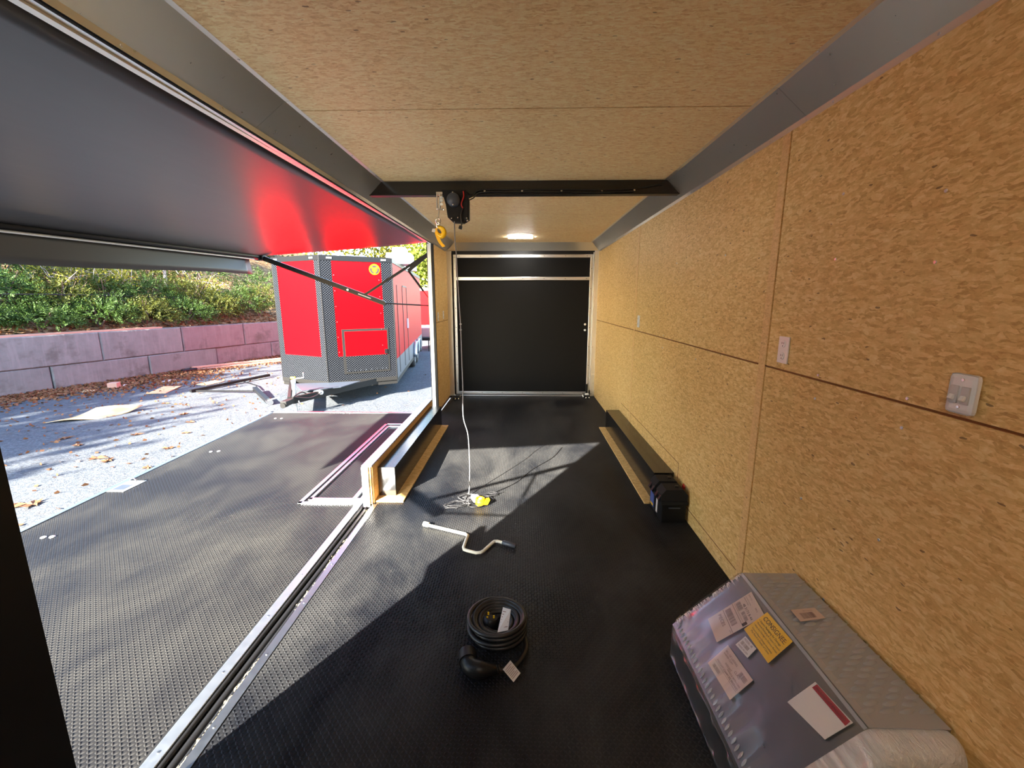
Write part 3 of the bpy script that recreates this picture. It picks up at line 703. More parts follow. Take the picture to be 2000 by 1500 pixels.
# ------------------------------------------------------------------ black cross beam and winch
bm_ = empty('cross_beam', (0, 3.37, 2.28), 'black steel beam crossing the ceiling from cove to cove', 'beam')
zb, zt = 2.283, ZC-.001
e = MB(); e.quadbox([(-1.125, 3.35, zb), (1.125, 3.35, zb), (1.032, 3.35, zt), (-1.032, 3.35, zt)], (0, .045, 0)); e.build('channel', M['black_gloss'], bm_)
tag(MB().box(-1.125, 1.125, 3.338, 3.40, zb-.006, zb, bev=.001).build('bottom_flange', M['black_semi'], bm_), 'thin bottom edge')
cp = [(-.40, 3.336, 2.255), (-.36, 3.338, 2.275), (-.30, 3.338, 2.312), (0, 3.340, 2.312), (.3, 3.340, 2.311), (.56, 3.340, 2.307), (.80, 3.340, 2.315), (1.0, 3.340, 2.345)]
e = MB(); e.tube(spline(cp), .005, 6); e.tube(spline([(a, b-.002, c-.018) for a, b, c in cp[:-1]]), .004, 6); e.build('cable', M['black_rubber'], bm_)
for x in (-.28, -.008, .277, .568, .80): 
    MB().lathe([(.009, 0), (.007, .006)], (x, 3.345, 2.304), (0,-1,0), 8).build('clip', M['chrome'], bm_)
wi = empty('electric_winch', (-.48, 3.29, 2.08), 'black electric winch bolted under the cross beam with a hanging hook', 'winch')
pl = [(-.585, 2.300), (-.405, 2.300), (-.388, 2.23), (-.390, 2.10), (-.432, 2.076), (-.505, 2.079), (-.545, 2.115), (-.556, 2.20)]
e = MB(); e.prism(pl, 'y', 3.285, 3.34); e.build('housing', M['black_semi'], wi)
e = MB(); e.prism([(x*.92-.037, z*.96+.085) for x, z in pl], 'y', 3.268, 3.285); e.build('cover', M['black_matte'], wi)
MB().lathe([(.046, 0), (.046, .035), (.040, .045), (.0, .046)], (-.495, 3.270, 2.225), (0,-1,0), 24).build('motor_cap', M['grip'], wi)
for x, z in ((-.495, 2.268), (-.495, 2.188), (-.512, 2.105), (-.468, 2.108), (-.405, 2.105), (-.40, 2.088)):
    MB().lathe([(.007, 0), (.006, .05 if z > 2.15 else .012), (.002, .053 if z > 2.15 else .015)], (x, 3.268, z), (0,-1,0), 8).build('bolt', M['chrome'], wi)
e = MB(); e.tube(spline([(-.425, 3.262, 2.285), (-.422, 3.255, 2.25), (-.44, 3.255, 2.20), (-.43, 3.255, 2.17)]), .0045, 8); tag(e.build('red_lead', M['red_plastic'], wi), 'red power lead')
MB().tube(spline([(-.43, 3.255, 2.17), (-.445, 3.25, 2.12), (-.44, 3.255, 2.065), (-.447, 3.26, 2.05)]), .005, 6).build('black_lead', M['black_rubber'], wi)
MB().box(-.462, -.438, 3.25, 3.27, 2.028, 2.052, bev=.003, rot=(0,.3,0)).build('remote_socket', M['black_semi'], wi)
e = MB()
for x in (-.615, -.595): e.cyl((x, 3.27, 2.275), (x, 3.27, 2.175), .006, n=8)
e.box(-.622, -.575, 3.27, 3.31, 2.265, 2.285, bev=.003); e.box(-.622, -.575, 3.27, 3.31, 2.165, 2.18, bev=.003); e.build('roller_fairlead', M['chrome'], wi)
for z in (2.245, 2.225, 2.20): MB().lathe([(.010, 0), (.010, .01)], (-.583, 3.27, z), (0,-1,0), 8).build('bolt', M['white_metal'], wi)
MB().tube([(-.600, 3.27, 2.18), (-.612, 3.27, 2.10)], .004, 6).build('steel_cable', M['chrome'], wi)
e = MB(); e.tube([(-.612+.016*math.cos(t), 3.27+.004*math.sin(2*t), 2.085+.022*math.sin(t)) for t in np.linspace(0, 2*PI, 12, endpoint=False)], .005, 6, closed=True)
e.tube([(-.614+.012*math.cos(t), 3.275, 2.058+.020*math.sin(t)) for t in np.linspace(0, 2*PI, 12, endpoint=False)], .005, 6, closed=True); e.build('shackle', M['chrome'], wi)
hk = spline([(-.614, 3.27, 2.045), (-.585, 3.27, 2.035), (-.572, 3.27, 2.005), (-.590, 3.27, 1.982), (-.615, 3.27, 1.992), (-.622, 3.27, 2.01)])
tag(MB().tube(hk, [.012+.008*math.sin(PI*i/(len(hk)-1)) for i in range(len(hk))], 8).build('hook', M['yellow'], wi), 'yellow lifting hook')
sp_ = spline([(-.632, 3.262, 2.035), (-.620, 3.258, 1.985), (-.600, 3.25, 1.94), (-.570, 3.24, 1.905)]); e = MB(); vs = []
for i, p_ in enumerate(sp_): vs += [p_+Vector((-.011, 0, -.003)), p_+Vector((.011, 0, .003))]
e.add(vs, [(2*i, 2*i+1, 2*i+3, 2*i+2) for i in range(len(sp_)-1)]); q = e.build('strap', M['strap_yellow'], wi); q.modifiers.new('t', 'SOLIDIFY').thickness = .002
tag(q, 'yellow pull strap'); tag(MB().box(-.655, -.632, 3.255, 3.26, 2.008, 2.032, rot=(0,.3,0)).build('strap_tag', M['tag'], wi), 'white tag')

# ------------------------------------------------------------------ hanging cord and its tangle
hc = empty('hanging_cord', (-.42, 3.2, 0), 'thin grey cord hanging from the winch to a tangle with yellow plug on the floor', 'cord')
cpts = [(-.487,3.22,2.075),(-.486,3.22,1.944),(-.480,3.22,1.867),(-.471,3.22,1.623),(-.459,3.22,1.326),(-.456,3.22,1.096),(-.453,3.22,.86),(-.457,3.22,.70),(-.450,3.22,.61),(-.421,3.22,.494),(-.413,3.22,.283),(-.415,3.22,.146),(-.42,3.20,.03),(-.44,3.15,.008)]
MB().tube(spline(cpts, 5), .0042, 7).build('cord', M['cord_grey'], hc)
r2 = random.Random(11)
def loops(cx, cy, ax, ay, ang, n, jit, m, nm, rr=.0035):
    pts = []
    for i in range(n*12+1):
        t = i/12*2*PI; k = 1+.25*math.sin(t*.37+1.3); x = ax*k*math.cos(t)+r2.gauss(0, jit); y = ay*k*math.sin(t*1.0+.2)+r2.gauss(0, jit)
        X, Y = rotz((x, y), ang); pts.append((cx+X, cy+Y, .006+.010*abs(math.sin(t*.7))+.004*(i/(n*12))))
    MB().tube(spline(pts, 2), rr, 6).build(nm, m, hc)
loops(-.50, 3.02, .085, .040, .35, 3, .014, M['cord_dark'], 'cord_loop', .0028); loops(-.42, 3.13, .055, .050, .9, 2, .012, M['cord_mid'], 'cord_loop', .0028)
loops(-.30, 3.17, .12, .022, .45, 3, .012, M['cord_dark'], 'cord_loop', .0028); loops(-.40, 3.08, .06, .025, 1.4, 2, .012, M['cord_mid'], 'cord_loop', .0026)
loops(-.32, 3.07, .07, .09, -.3, 2, .006, M['black_rubber'], 'black_lead', .0025)
MB().tube(spline([(-.22, 3.25, .006), (-.05, 3.45, .004), (.10, 3.75, .004), (.30, 4.05, .004), (.42, 4.35, .004)]), .0028, 6).build('thin_lead', M['black_rubber'], hc)
e = MB(); e.box(-.385, -.325, 3.065, 3.135, .004, .045, bev=.010, rot=(0,0,.5)); tag(e.build('white_connector', M['cord_grey'], hc), 'pale connector block')
e = MB(); e.lathe([(.0, .0), (.030, .0), (.036, .012), (.036, .040), (.028, .046)], (-.315, 3.035, .004), n=20); e.tube([(-.315+.028*math.cos(t), 3.035+.028*math.sin(t), .052) for t in np.linspace(0, 2*PI, 16, endpoint=False)], .009, 6, closed=True)
tag(e.build('yellow_plug', M['yellow'], hc), 'yellow round plug'); MB().box(-.326, -.304, 3.026, 3.044, .050, .054).build('plug_face', M['plastic_w'], hc)
for k in range(4): MB().box(-.285+k*.009, -.281+k*.009, 3.015+k*.004, 3.055+k*.004, .008, .05, rot=(0, .5, .3)).build('plug_fin', M['yellow'], hc)

# ------------------------------------------------------------------ crank handle
ck = empty('crank_handle', (-.3, 2.55, 0), 'off-white steel crank handle with dark grip lying on the black floor', 'crank handle')
cpz = .014
kp = [(-.662, 2.715), (-.372, 2.600), (-.352, 2.582), (-.362, 2.445), (-.355, 2.420), (-.335, 2.408), (-.275, 2.385), (-.250, 2.390), (-.235, 2.405), (-.185, 2.500), (-.175, 2.515), (-.155, 2.517), (-.118, 2.500)]
MB().tube([(x, y, cpz) for x, y in kp], .010, 12).build('rod', M['ivory'], ck)
MB().cyl((-.672, 2.719, cpz+.003), (-.635, 2.704, cpz+.003), .017, n=14).build('socket', M['ivory'], ck)
MB().tube([(-.120, 2.501, cpz+.003), (-.112, 2.497, cpz+.003), (-.040, 2.460, cpz+.003), (-.036, 2.458, cpz+.003)], [.012, .016, .015, .009], 14).build('grip', M['grip'], ck)

# ------------------------------------------------------------------ coiled power cord
pc = empty('coiled_power_cord', (-.108, 1.75, 0), 'thick black power cord coiled on the floor with plug and white paper tags', 'power cord')
pts = []
for i in range(0, 9*24+1):
    t = i/24; a = t*2*PI
    if t < 4: r_ = .128-.004*math.sin(a*.5); z_ = .012+t*.020
    else: r_ = .124-(t-4)*.014; z_ = .075-(t-4)*.006+.004*math.sin(a)
    pts.append((-.108+r_*math.cos(a)+.004*math.sin(t*3), 1.757+r_*math.sin(a)+.012*min(t, 4)/4, z_))
MB().tube(pts, .0098, 10).build('cable_coil', M['black_rubber'], pc)
MB().tube(spline([(.015, 1.73, .012), (.022, 1.66, .012), (.0, 1.60, .012), (-.03, 1.56, .014), (-.075, 1.535, .020), (-.10, 1.53, .024)]), .011, 10).build('cable_tail', M['black_rubber'], pc)
el = spline([(-.095, 1.530, .026), (-.125, 1.522, .032), (-.165, 1.515, .036), (-.205, 1.528, .036), (-.222, 1.56, .036)])
MB().tube(el, [.013+.022*min(1, i/(len(el)*.5)) for i in range(len(el))], 16).build('elbow_plug', M['black_semi'], pc)
MB().cyl((-.222, 1.552, .038), (-.232, 1.600, .038), .038, n=20).build('locking_ring', M['black_semi'], pc)
for k in range(4): MB().cyl((-.118+k*.008, 1.523+k*.002, .029), (-.114+k*.008, 1.5245+k*.002, .029), .0165, n=12).build('strain_ridge', M['black_rubber'], pc)
e = MB(); e.lathe([(.0, 0), (.036, 0), (.038, .04), (.030, .05)], (-.150, 1.765, .02), (.2, .3, 1), 18); q = e.build('connector_end', M['black_semi'], pc)
for dx, dy in ((-.015, .012), (-.018, -.016), (.012, -.010)): MB().box(-.14+dx-.004, -.14+dx+.004, 1.782+dy-.002, 1.782+dy+.002, .068, .082).build('brass_prong', M['yellow'], q)
def tagcard(pts2, nm, lb):
    e = MB(); e.add(pts2, [(0,1,2,3)]); q = e.build(nm, M['tag'], pc); q.modifiers.new('t', 'SOLIDIFY').thickness = .0008; tag(q, lb)
    a, b, c, d = [Vector(p_) for p_ in pts2]; e = MB(); nrm = (b-a).cross(d-a).normalized(); nrm = nrm if nrm.z > 0 else -nrm
    for k in range(7):
        v = .15+.11*k; p0 = a.lerp(d, v); p1 = b.lerp(c, v); q0 = p0.lerp(p1, .1); q1 = p0.lerp(p1, .9-.2*(k % 3 == 1)); w_ = (d-a)*.03
        e.add([q0+nrm*.0012, q1+nrm*.0012, q1+w_+nrm*.0012, q0+w_+nrm*.0012], [(0,1,2,3)])
    e.build('fine_print', M['ink_brown'], q)
tagcard([(-.105, 1.665, .085), (-.058, 1.675, .088), (-.048, 1.755, .130), (-.085, 1.775, .125)], 'paper_tag', 'white care tag in the coil')
tagcard([(-.075, 1.522, .034), (-.045, 1.560, .042), (-.002, 1.530, .010), (-.030, 1.490, .006)], 'paper_tag', 'white folded tag by the plug')
wc = MB().box(.0, .006, 1.905, 1.930, .0, .003, bev=.001, rot=(0,0,.6)); tag(wc.build('wood_chip', M['sawdust']), 'tiny pale wood chip on the black floor above the cord coil', 'wood chip')

# ------------------------------------------------------------------ wrapped aluminium tool box
tb = empty('tool_box', (.92, 1.3, 0), 'aluminium tread-plate tool box in clear shrink wrap with shipping labels, against the right wall', 'tool box')
Xa, Xb, Xc, Z1, Z2 = .655, .930, 1.150, .150, .400
Y0, Y1 = .985, 1.655
def prof(s=1.0, cx=.90, cz=.2, r=.02):
    P = [(Xa, .004), (Xa, Z1), (Xb, Z2), (Xc, Z2), (Xc, .004)]
    return [(cx+(x-cx)*s, cz+(z-cz)*s) for x, z in P]
e = MB(); e.prism(prof(), 'y', Y0, Y1); e.build('body', M['tool_plain'], tb)
MB().quadbox([(Xb+.004, Y0-.0, Z2+.0005), (Xc, Y0, Z2+.0005), (Xc, Y1, Z2+.0005), (Xb+.004, Y1, Z2+.0005)], (0,0,.0025)).build('tread_plate', M['tool_tread'], tb)
# tread lozenges on the top plate and the low side
def lozenge(mb, c, ax, bx, nrm, L, Wd, H):
    c, ax, bx, nrm = Vector(c), Vector(ax), Vector(bx), Vector(nrm); n = 10; vs = [c+nrm*H]; ring = []
    for ring_k in (1.0, .55):
        for i in range(n):
            t = 2*PI*i/n; ct, st_ = math.cos(t), math.sin(t)
            vs.append(c+ax*(L*ring_k*ct)+bx*(Wd*ring_k*st_*(1-.35*abs(ct)))+nrm*(0 if ring_k == 1 else H*.8))
    fs = [(0, 1+n+i, 1+n+(i+1) % n) for i in range(n)]+[(1+i, 1+(i+1) % n, 1+n+(i+1) % n, 1+n+i) for i in range(n)]
    mb.add(vs, fs, 0, True)
e = MB(); j = 0
y = Y0+.05
while y < Y1-.02:
    for i in range(4):
        x = Xb+.038+i*.054+(.027 if j % 2 else 0)
        if x < Xc-.018: lozenge(e, (x, y, Z2+.003), (1, .22, 0), (-.22, 1, 0), (0,0,1), .026, .0095, .007)
    y += .0235; j += 1
e.build('tread_lozenges', M['tool_tread'], tb)
sl_ = Vector((Xb-Xa, 0, Z2-Z1)); sl_n = Vector((-(Z2-Z1), 0, Xb-Xa)).normalized(); sl_u = sl_.normalized()
def SP(t, y, off=0.0): # t in metres down the slope from the top edge
    return Vector((Xb, y, Z2))-sl_u*t+sl_n*off
SLEN = sl_.length
e = MB(); y = Y0+.0
while y < Y1-.03:
    lozenge(e, SP(SLEN-.022, y, .001), sl_u*1.0+Vector((0,.3,0)), Vector((0,1,0)), sl_n, .013, .006, .003); y += .022
e.build('lower_tread_strip', M['tool_tread'], tb)
MB().quadbox([SP(-.001, Y0, .0), SP(-.001, Y1, .0), SP(.010, Y1, .0), SP(.010, Y0, .0)], tuple(sl_n*.002)).build('edge_fold', M['tool_tread'], tb)
# rounded, film-gathered near end
secs = [(Y0, 1.0, .02), (.965, 1.008, .02), (.945, 1.004, .03), (.928, .985, .05), (.915, .95, .07), (.907, .89, .08), (.902, .80, .09), (.900, .6, .10), (.897, .3, .10), (.894, .06, .1)]
def section(s, rr, ripple=0.0, y=0):
    P = prof(1.0); pts = []
    n = len(P)
    for i in range(n):
        a, b, c = Vector(P[i-1]), Vector(P[i]), Vector(P[(i+1) % n]); r_ = min(rr, .09)
        p1 = b+(a-b).normalized()*r_; p2 = b+(c-b).normalized()*r_
        for k in range(7): t = k/6; q = p1*(1-t)**2+b*2*t*(1-t)+p2*t*t; pts.append(q)
    out = []; cx, cz = .90, .20; m_ = len(pts)
    dense = []
    for i in range(m_):
        for k in range(3): dense.append(pts[i].lerp(pts[(i+1) % m_], k/3))
    for i, q in enumerate(dense):
        w_ = 1+ripple*math.sin(i*2.1+math.sin(i*.7)*2)
        out.append((cx+(q.x-cx)*s*w_, cz+(q.y-cz)*s*w_))
    return out
vs = []; nsec = None
for k, (yy, s_, rr) in enumerate(secs):
    ring = section(s_, rr, 0 if k < 4 else .012*(k-3)); nsec = len(ring); vs += [(x, yy+.003*math.sin(i*1.7)*(k > 4), z) for i, (x, z) in enumerate(ring)]
fs = [(k*nsec+i, k*nsec+(i+1) % nsec, (k+1)*nsec+(i+1) % nsec, (k+1)*nsec+i) for k in range(len(secs)-1) for i in range(nsec)]
e = MB(); e.add(vs, fs, 0, True); e.add(vs[-nsec:], [tuple(range(nsec))]); tag(e.build('gathered_end', M['gather'], tb), 'shiny gathered film over the rounded near end')
# clear wrap over the body, puckered at the far end and low side
vs = []; ysn = np.linspace(Y0-.01, Y1+.03, 40); r3 = random.Random(5)
for k, yy in enumerate(ysn):
    ring = [(x_, z_+.011*max(0, min(1, (z_-.1)/.2))) for x_, z_ in section(1.022, .02)]
    far = max(0, (yy-(Y1-.02))/.05)
    for i, (x, z) in enumerate(ring):
        w_ = (r3.uniform(-.0015, .003) if (x < .70 or far > 0) else r3.uniform(0, .0006))+(.004*math.sin(i*1.3+k*.9) if x < .72 else 0)
        s2 = 1-.16*far; vs.append((.9+(x-.9)*s2+(-w_ if x < .9 else w_*.3), yy, max(.002, .2+(z-.2)*s2+w_)))
fs = [(k*nsec+i, k*nsec+(i+1) % nsec, (k+1)*nsec+(i+1) % nsec, (k+1)*nsec+i) for k in range(39) for i in range(nsec)]
fs = [f for f in fs if not (vs[f[0]][0] > .945 and vs[f[0]][2] > .385 and vs[f[0]][1] < Y1-.01+.10*math.sin(vs[f[0]][0]*30))]
e = MB(); e.add(vs, fs, 0, True); e.add(vs[-nsec:], [tuple(range(nsec))]); tag(e.build('shrink_wrap', M['wrap'], tb), 'clear wrinkled shrink wrap')
# loose puckers of film along the far edge, the low edge and the near end
def slivers(n, fn, nm, lb):
    e = MB()
    for k in range(n):
        a, d, w_, nr = fn(k); a, d, w_, nr = Vector(a), Vector(d), Vector(w_), Vector(nr)
        e.add([a-w_, a+d*.5-w_*.6+nr, a+d, a+d*.5+w_*.6+nr*.4, a+w_], [(0,1,2,3,4)], 0, True)
    tag(e.build(nm, M['gather'], tb), lb, kind='stuff')
rs = random.Random(21)
def f1(k):
    t = rs.uniform(.012, SLEN-.015); L = rs.uniform(.012, .045)*(.5+.5*abs(math.sin(k))); return SP(t, Y1-.001, .007), Vector((0, -L, 0))+sl_u*rs.uniform(-.01, .01), sl_u*rs.uniform(.0015, .004), sl_n*rs.uniform(.001, .004)
slivers(70, f1, 'film_pucker', 'whitish puckered film along the far edge')
# labels: quads given on the slope; content mapped bilinearly
def label(corners, m, items, nm, lb, off=.006, n=None):
    n = Vector(n) if n else sl_n; Cn = [Vector(c)+n*off for c in corners]
    e = MB(); e.quadbox(Cn, tuple(n*.0008)); q = e.build(nm, m, tb); tag(q, lb)
    def Q(u, v, h=.0014): # u along edge 0->1, v along 0->3
        return Cn[0].lerp(Cn[1], u).lerp(Cn[3].lerp(Cn[2], u), v)+n*h
    for it in items:
        kind, mm = it[0], it[1]; e = MB()
        if kind == 'bars':
            _, _, u0, u1, v0, v1, cnt, along = it; rr = random.Random(cnt)
            for k in range(cnt):
                a = k/cnt; wd = rr.uniform(.25, .7)/cnt
                if along == 'u': a0, a1 = u0+(u1-u0)*a, u0+(u1-u0)*(a+wd); e.add([Q(a0,v0), Q(a1,v0), Q(a1,v1), Q(a0,v1)], [(0,1,2,3)])
                else: a0, a1 = v0+(v1-v0)*a, v0+(v1-v0)*(a+wd); e.add([Q(u0,a0), Q(u1,a0), Q(u1,a1), Q(u0,a1)], [(0,1,2,3)])
        elif kind == 'rect':
            _, _, u0, u1, v0, v1 = it; e.add([Q(u0,v0), Q(u1,v0), Q(u1,v1), Q(u0,v1)], [(0,1,2,3)])
        elif kind == 'text':  # runs along v from v0, letters' tops towards +u edge at u0
            _, _, s_, u0, v0, v1 = it; tv, tf = text_mesh(s_, 1.0); xm = max(p_[0] for p_ in tv); sc = (v1-v0)/xm
            hw = (Cn[3]-Cn[0]).length*sc/(Cn[1]-Cn[0]).length
            e.add([Q(u0+p_[1]*hw, v0+p_[0]*sc, .0018) for p_ in tv], tf)
        elif kind == 'textu':  # runs along u
            _, _, s_, v0, u0, u1 = it; tv, tf = text_mesh(s_, 1.0); xm = max(p_[0] for p_ in tv); sc = (u1-u0)/xm
            hw = (Cn[1]-Cn[0]).length*sc/(Cn[3]-Cn[0]).length
            e.add([Q(u0+p_[0]*sc, v0-p_[1]*hw, .0018) for p_ in tv], tf)
        e.build('print', mm, q)
IB = M['ink_brown']
label([SP(.225, 1.563), SP(.018, 1.548), SP(.034, 1.428), SP(.240, 1.452)], M['paper'],
      [('bars', IB, .38, .50, .10, .78, 20, 'v'), ('rect', M['ink'], .345, .352, .02, .98), ('rect', M['ink'], .56, .566, .02, .98), ('rect', IB, .60, .60+.004, .05, .95),
       ('bars', IB, .62, .72, .08, .42, 14, 'v'), ('bars', IB, .64, .71, .50, .86, 12, 'v'), ('text', M['ink'], '48 3173 8-44', .74, .25, .92), ('rect', M['ink'], .56, .66, .86, .97),
       ('text', IB, 'SHIP TO', .92, .05, .30), ('text', IB, 'RECEIVER ADDRESS', .86, .05, .45), ('text', IB, 'FREIGHT DESK', .82, .05, .40), ('text', IB, 'PRO', .90, .62, .78), ('text', IB, 'PIECES', .22, .10, .6), ('text', M['ink'], 'LTL', .30, .85, .97)],
      'shipping_label', 'pink-white shipping label with a barcode')
label([SP(.125, 1.430), SP(.018, 1.432), SP(.012, 1.287), SP(.122, 1.273)], M['yellow_label'],
      [('text', M['ink'], 'CONSIGNEE:', .73, .08, .93), ('text', M['ink'], '\u2022 Inspect Packaging for Damage', .60, .05, .90), ('text', M['ink'], '\u2022 Remove Packaging & Inspect Contents', .49, .05, .97),
       ('text', M['ink'], '\u2022 Note Any Damage on Delivery Receipt', .38, .05, .97), ('text', M['ink'], 'Failure to Report Damage immediately', .25, .10, .90), ('text', M['ink'], 'May Result in Denial of Claims', .16, .14, .86)],
      'consignee_label', 'bright yellow consignee warning label', off=.008)
label([SP(.183, 1.400), SP(.135, 1.405), SP(.128, 1.341), SP(.172, 1.332)], M['paper_w'],
      [('text', IB, 'MODEL 48', .75, .1, .8), ('bars', IB, .35, .62, .12, .75, 12, 'v'), ('text', IB, 'MADE IN USA', .12, .1, .9)], 'small_label', 'small rounded white label')
label([SP(.308, 1.403), SP(.208, 1.416), SP(.196, 1.256), SP(.298, 1.245)], M['paper'],
      [('bars', IB, .10, .22, .12, .40, 14, 'v'), ('bars', IB, .68, .85, .70, .95, 14, 'v'), ('text', IB, 'BILL OF LADING', .80, .08, .55), ('text', IB, 'SHIPPER COPY', .70, .08, .45), ('rect', M['ink'], .30, .306, .06, .96),
       ('text', IB, 'FREIGHT CHARGES PREPAID', .34, .10, .95), ('text', IB, 'WEIGHT', .52, .30, .55), ('text', IB, 'HANDLE WITH CARE', .46, .45, .95), ('text', IB, 'CLASS', .62, .60, .8)], 'lading_label', 'lower pink-white paper label')
label([SP(.140, 1.142), SP(.034, 1.146), SP(.020, 1.008), SP(.110, 1.010)], M['paper_w'], [], 'document_pouch', 'white plastic document pouch')
label([SP(.052, 1.136), SP(.034, 1.136), SP(.024, 1.012), SP(.042, 1.010)], M['label_red'], [('text', M['ink'], 'PACKING LIST ENCLOSED', .30, .06, .94)], 'red_band', 'dark red band on the pouch', off=.0085)
label([(.989, 1.424, .4), (1.084, 1.437, .4), (1.088, 1.385, .4), (.988, 1.365, .4)], M['paper'], [('bars', IB, .2, .75, .35, .85, 18, 'u'), ('textu', IB, 'SKU 7-44-216', .25, .4, .8)], 'barcode_label', 'small barcode label on the tread top', off=.011, n=(0,0,1))

# ================================================================== OUTSIDE
GZ = -.5
gr = MB().box(-60, 40, -40, 90, GZ-.3, GZ).build('ground', M['ground']); tag(gr, kind='structure')

# ---- retaining wall of big concrete blocks
WP = [Vector(p) for p in ((-12.6, 2.6), (-11.55, 6.0), (-10.91, 8.55), (-10.14, 11.06), (-9.68, 13.07), (-8.87, 15.45), (-7.9, 19.0), (-7.2, 24.0))]
def along(path, d):
    for a, b in zip(path[:-1], path[1:]):
        L = (b-a).length
        if d <= L: return a+(b-a)*(d/L), (b-a).normalized()
        d -= L
    return path[-1], (path[-1]-path[-2]).normalized()
rw = empty('retaining_wall', (-10.5, 10, GZ), kind='structure')
def block(p0, p1, z0, z1, dep, parent, name='concrete_block', m=None):
    d = (p1-p0).normalized(); n = Vector((d.y, -d.x)); q = n*(-dep); b = .025; ht = rng.uniform(-.012, .012)
    f0, f1 = p0+d*.008+n*ht, p1-d*.008+n*ht
    e = MB(); outer = [f0-n*b, f1-n*b, f1+q, f0+q]; fr = [f0+d*b, f1-d*b]
    vs = [(outer[0].x, outer[0].y, z0+.004), (outer[1].x, outer[1].y, z0+.004), (outer[2].x, outer[2].y, z0+.004), (outer[3].x, outer[3].y, z0+.004),
          (outer[0].x, outer[0].y, z1-.004), (outer[1].x, outer[1].y, z1-.004), (outer[2].x, outer[2].y, z1-.004), (outer[3].x, outer[3].y, z1-.004),
          (fr[0].x, fr[0].y, z0+b), (fr[1].x, fr[1].y, z0+b), (fr[1].x, fr[1].y, z1-b), (fr[0].x, fr[0].y, z1-b)]
    L = (p1-p0).length; z = z1-z0; uvs = []
    fs = [(8,9,10,11), (0,1,9,8), (1,5,10,9), (5,4,11,10), (4,0,8,11), (4,5,6,7), (3,2,1,0), (2,6,5,1), (3,7,6,2), (0,4,7,3)]
    uo = rng.uniform(0, 50)
    def uvp(i):
        p_ = vs[i]; t = (Vector((p_[0], p_[1]))-p0).dot(d); dd = (Vector((p_[0], p_[1]))-p0).dot(n); return (uo+t, p_[2]-dd)
    e.add(vs, fs, 0, False, [[uvp(i) for i in f] for f in fs]); return e.build(name, m or M['concrete'], parent)
tot = sum((b-a).length for a, b in zip(WP[:-1], WP[1:]))
s0 = 7.07  # distance of the joint at (-10.75, 9.16)
st = s0-2.02*3
while st < tot-2.1:
    mm_ = M['concrete_red'] if st > s0+3.0 else M['concrete']
    a, _ = along(WP, st); b, _ = along(WP, st+2.02); block(a, b, GZ-.02, GZ+.55, .6, rw, m=mm_)
    a, _ = along(WP, st+1.01); b, _ = along(WP, st+3.03); block(a, b, GZ+.55, GZ+1.235+(.02 if int(st) % 2 else 0), .6, rw, m=M['concrete_red'] if st > s0+1.5 else M['concrete']); st += 2.02
MB().quadbox([(-11.2, 7.4, GZ+1.24), (-10.05, 11.9, GZ+1.24), (-10.35, 11.98, GZ+1.24), (-11.5, 7.48, GZ+1.24)], (0,0,.05)).build('cap_board', M['wood'], rw)
# ---- wooded bank behind the wall
e = MB(); nI, nJ = 24, 60; vs = []; r4 = random.Random(8)
for i in range(nI+1):
    for j in range(nJ+1):
        sj = j/nJ*34-4; p_, d = along([Vector((-14.2, -3))]+WP+[Vector((-6, 40))], max(0, j/nJ*46)); n = Vector((d.y, -d.x)); off = .1+i*i*.045
        q = p_-n*off; h = GZ+1.1+min(off*.36, 6.5)+r4.uniform(-.05, .05)*min(1, off); vs.append((q.x, q.y, h))
e.add(vs, [(i*(nJ+1)+j, (i+1)*(nJ+1)+j, (i+1)*(nJ+1)+j+1, i*(nJ+1)+j+1) for i in range(nI) for j in range(nJ)], 0, True)
bank = e.build('ground_bank', M['litter']); tag(bank, kind='structure')
def bank_z(off): return GZ+1.1+min(off*.36, 6.5)
WPL = [Vector((-14.2, -3))]+WP+[Vector((-6, 40))]

# ---- plants
def quads_obj(P, A, B, m, name, parent):
    """P centres, A,B half-axis vectors (n,3) -> diamond leaf quads"""
    n = len(P); V = np.stack([P-A, P-B, P+A, P+B], 1).reshape(-1, 3)-np.array(world_loc(parent)); me = bpy.data.meshes.new(name)
    me.vertices.add(n*4); me.vertices.foreach_set('co', V.ravel().astype(np.float32)); me.loops.add(n*4); me.loops.foreach_set('vertex_index', np.arange(n*4, dtype=np.int32))
    me.polygons.add(n); me.polygons.foreach_set('loop_start', (np.arange(n)*4).astype(np.int32)); me.polygons.foreach_set('loop_total', np.full(n, 4, np.int32))
    me.update(calc_edges=True); me.materials.append(m); o = bpy.data.objects.new(name, me); C.objects.link(o); o.parent = parent; o['kind'] = 'stuff'; return o
NR = np.random.RandomState(3)
def rv(n):
    v = NR.normal(size=(n, 3)); return v/np.linalg.norm(v, axis=1)[:, None]
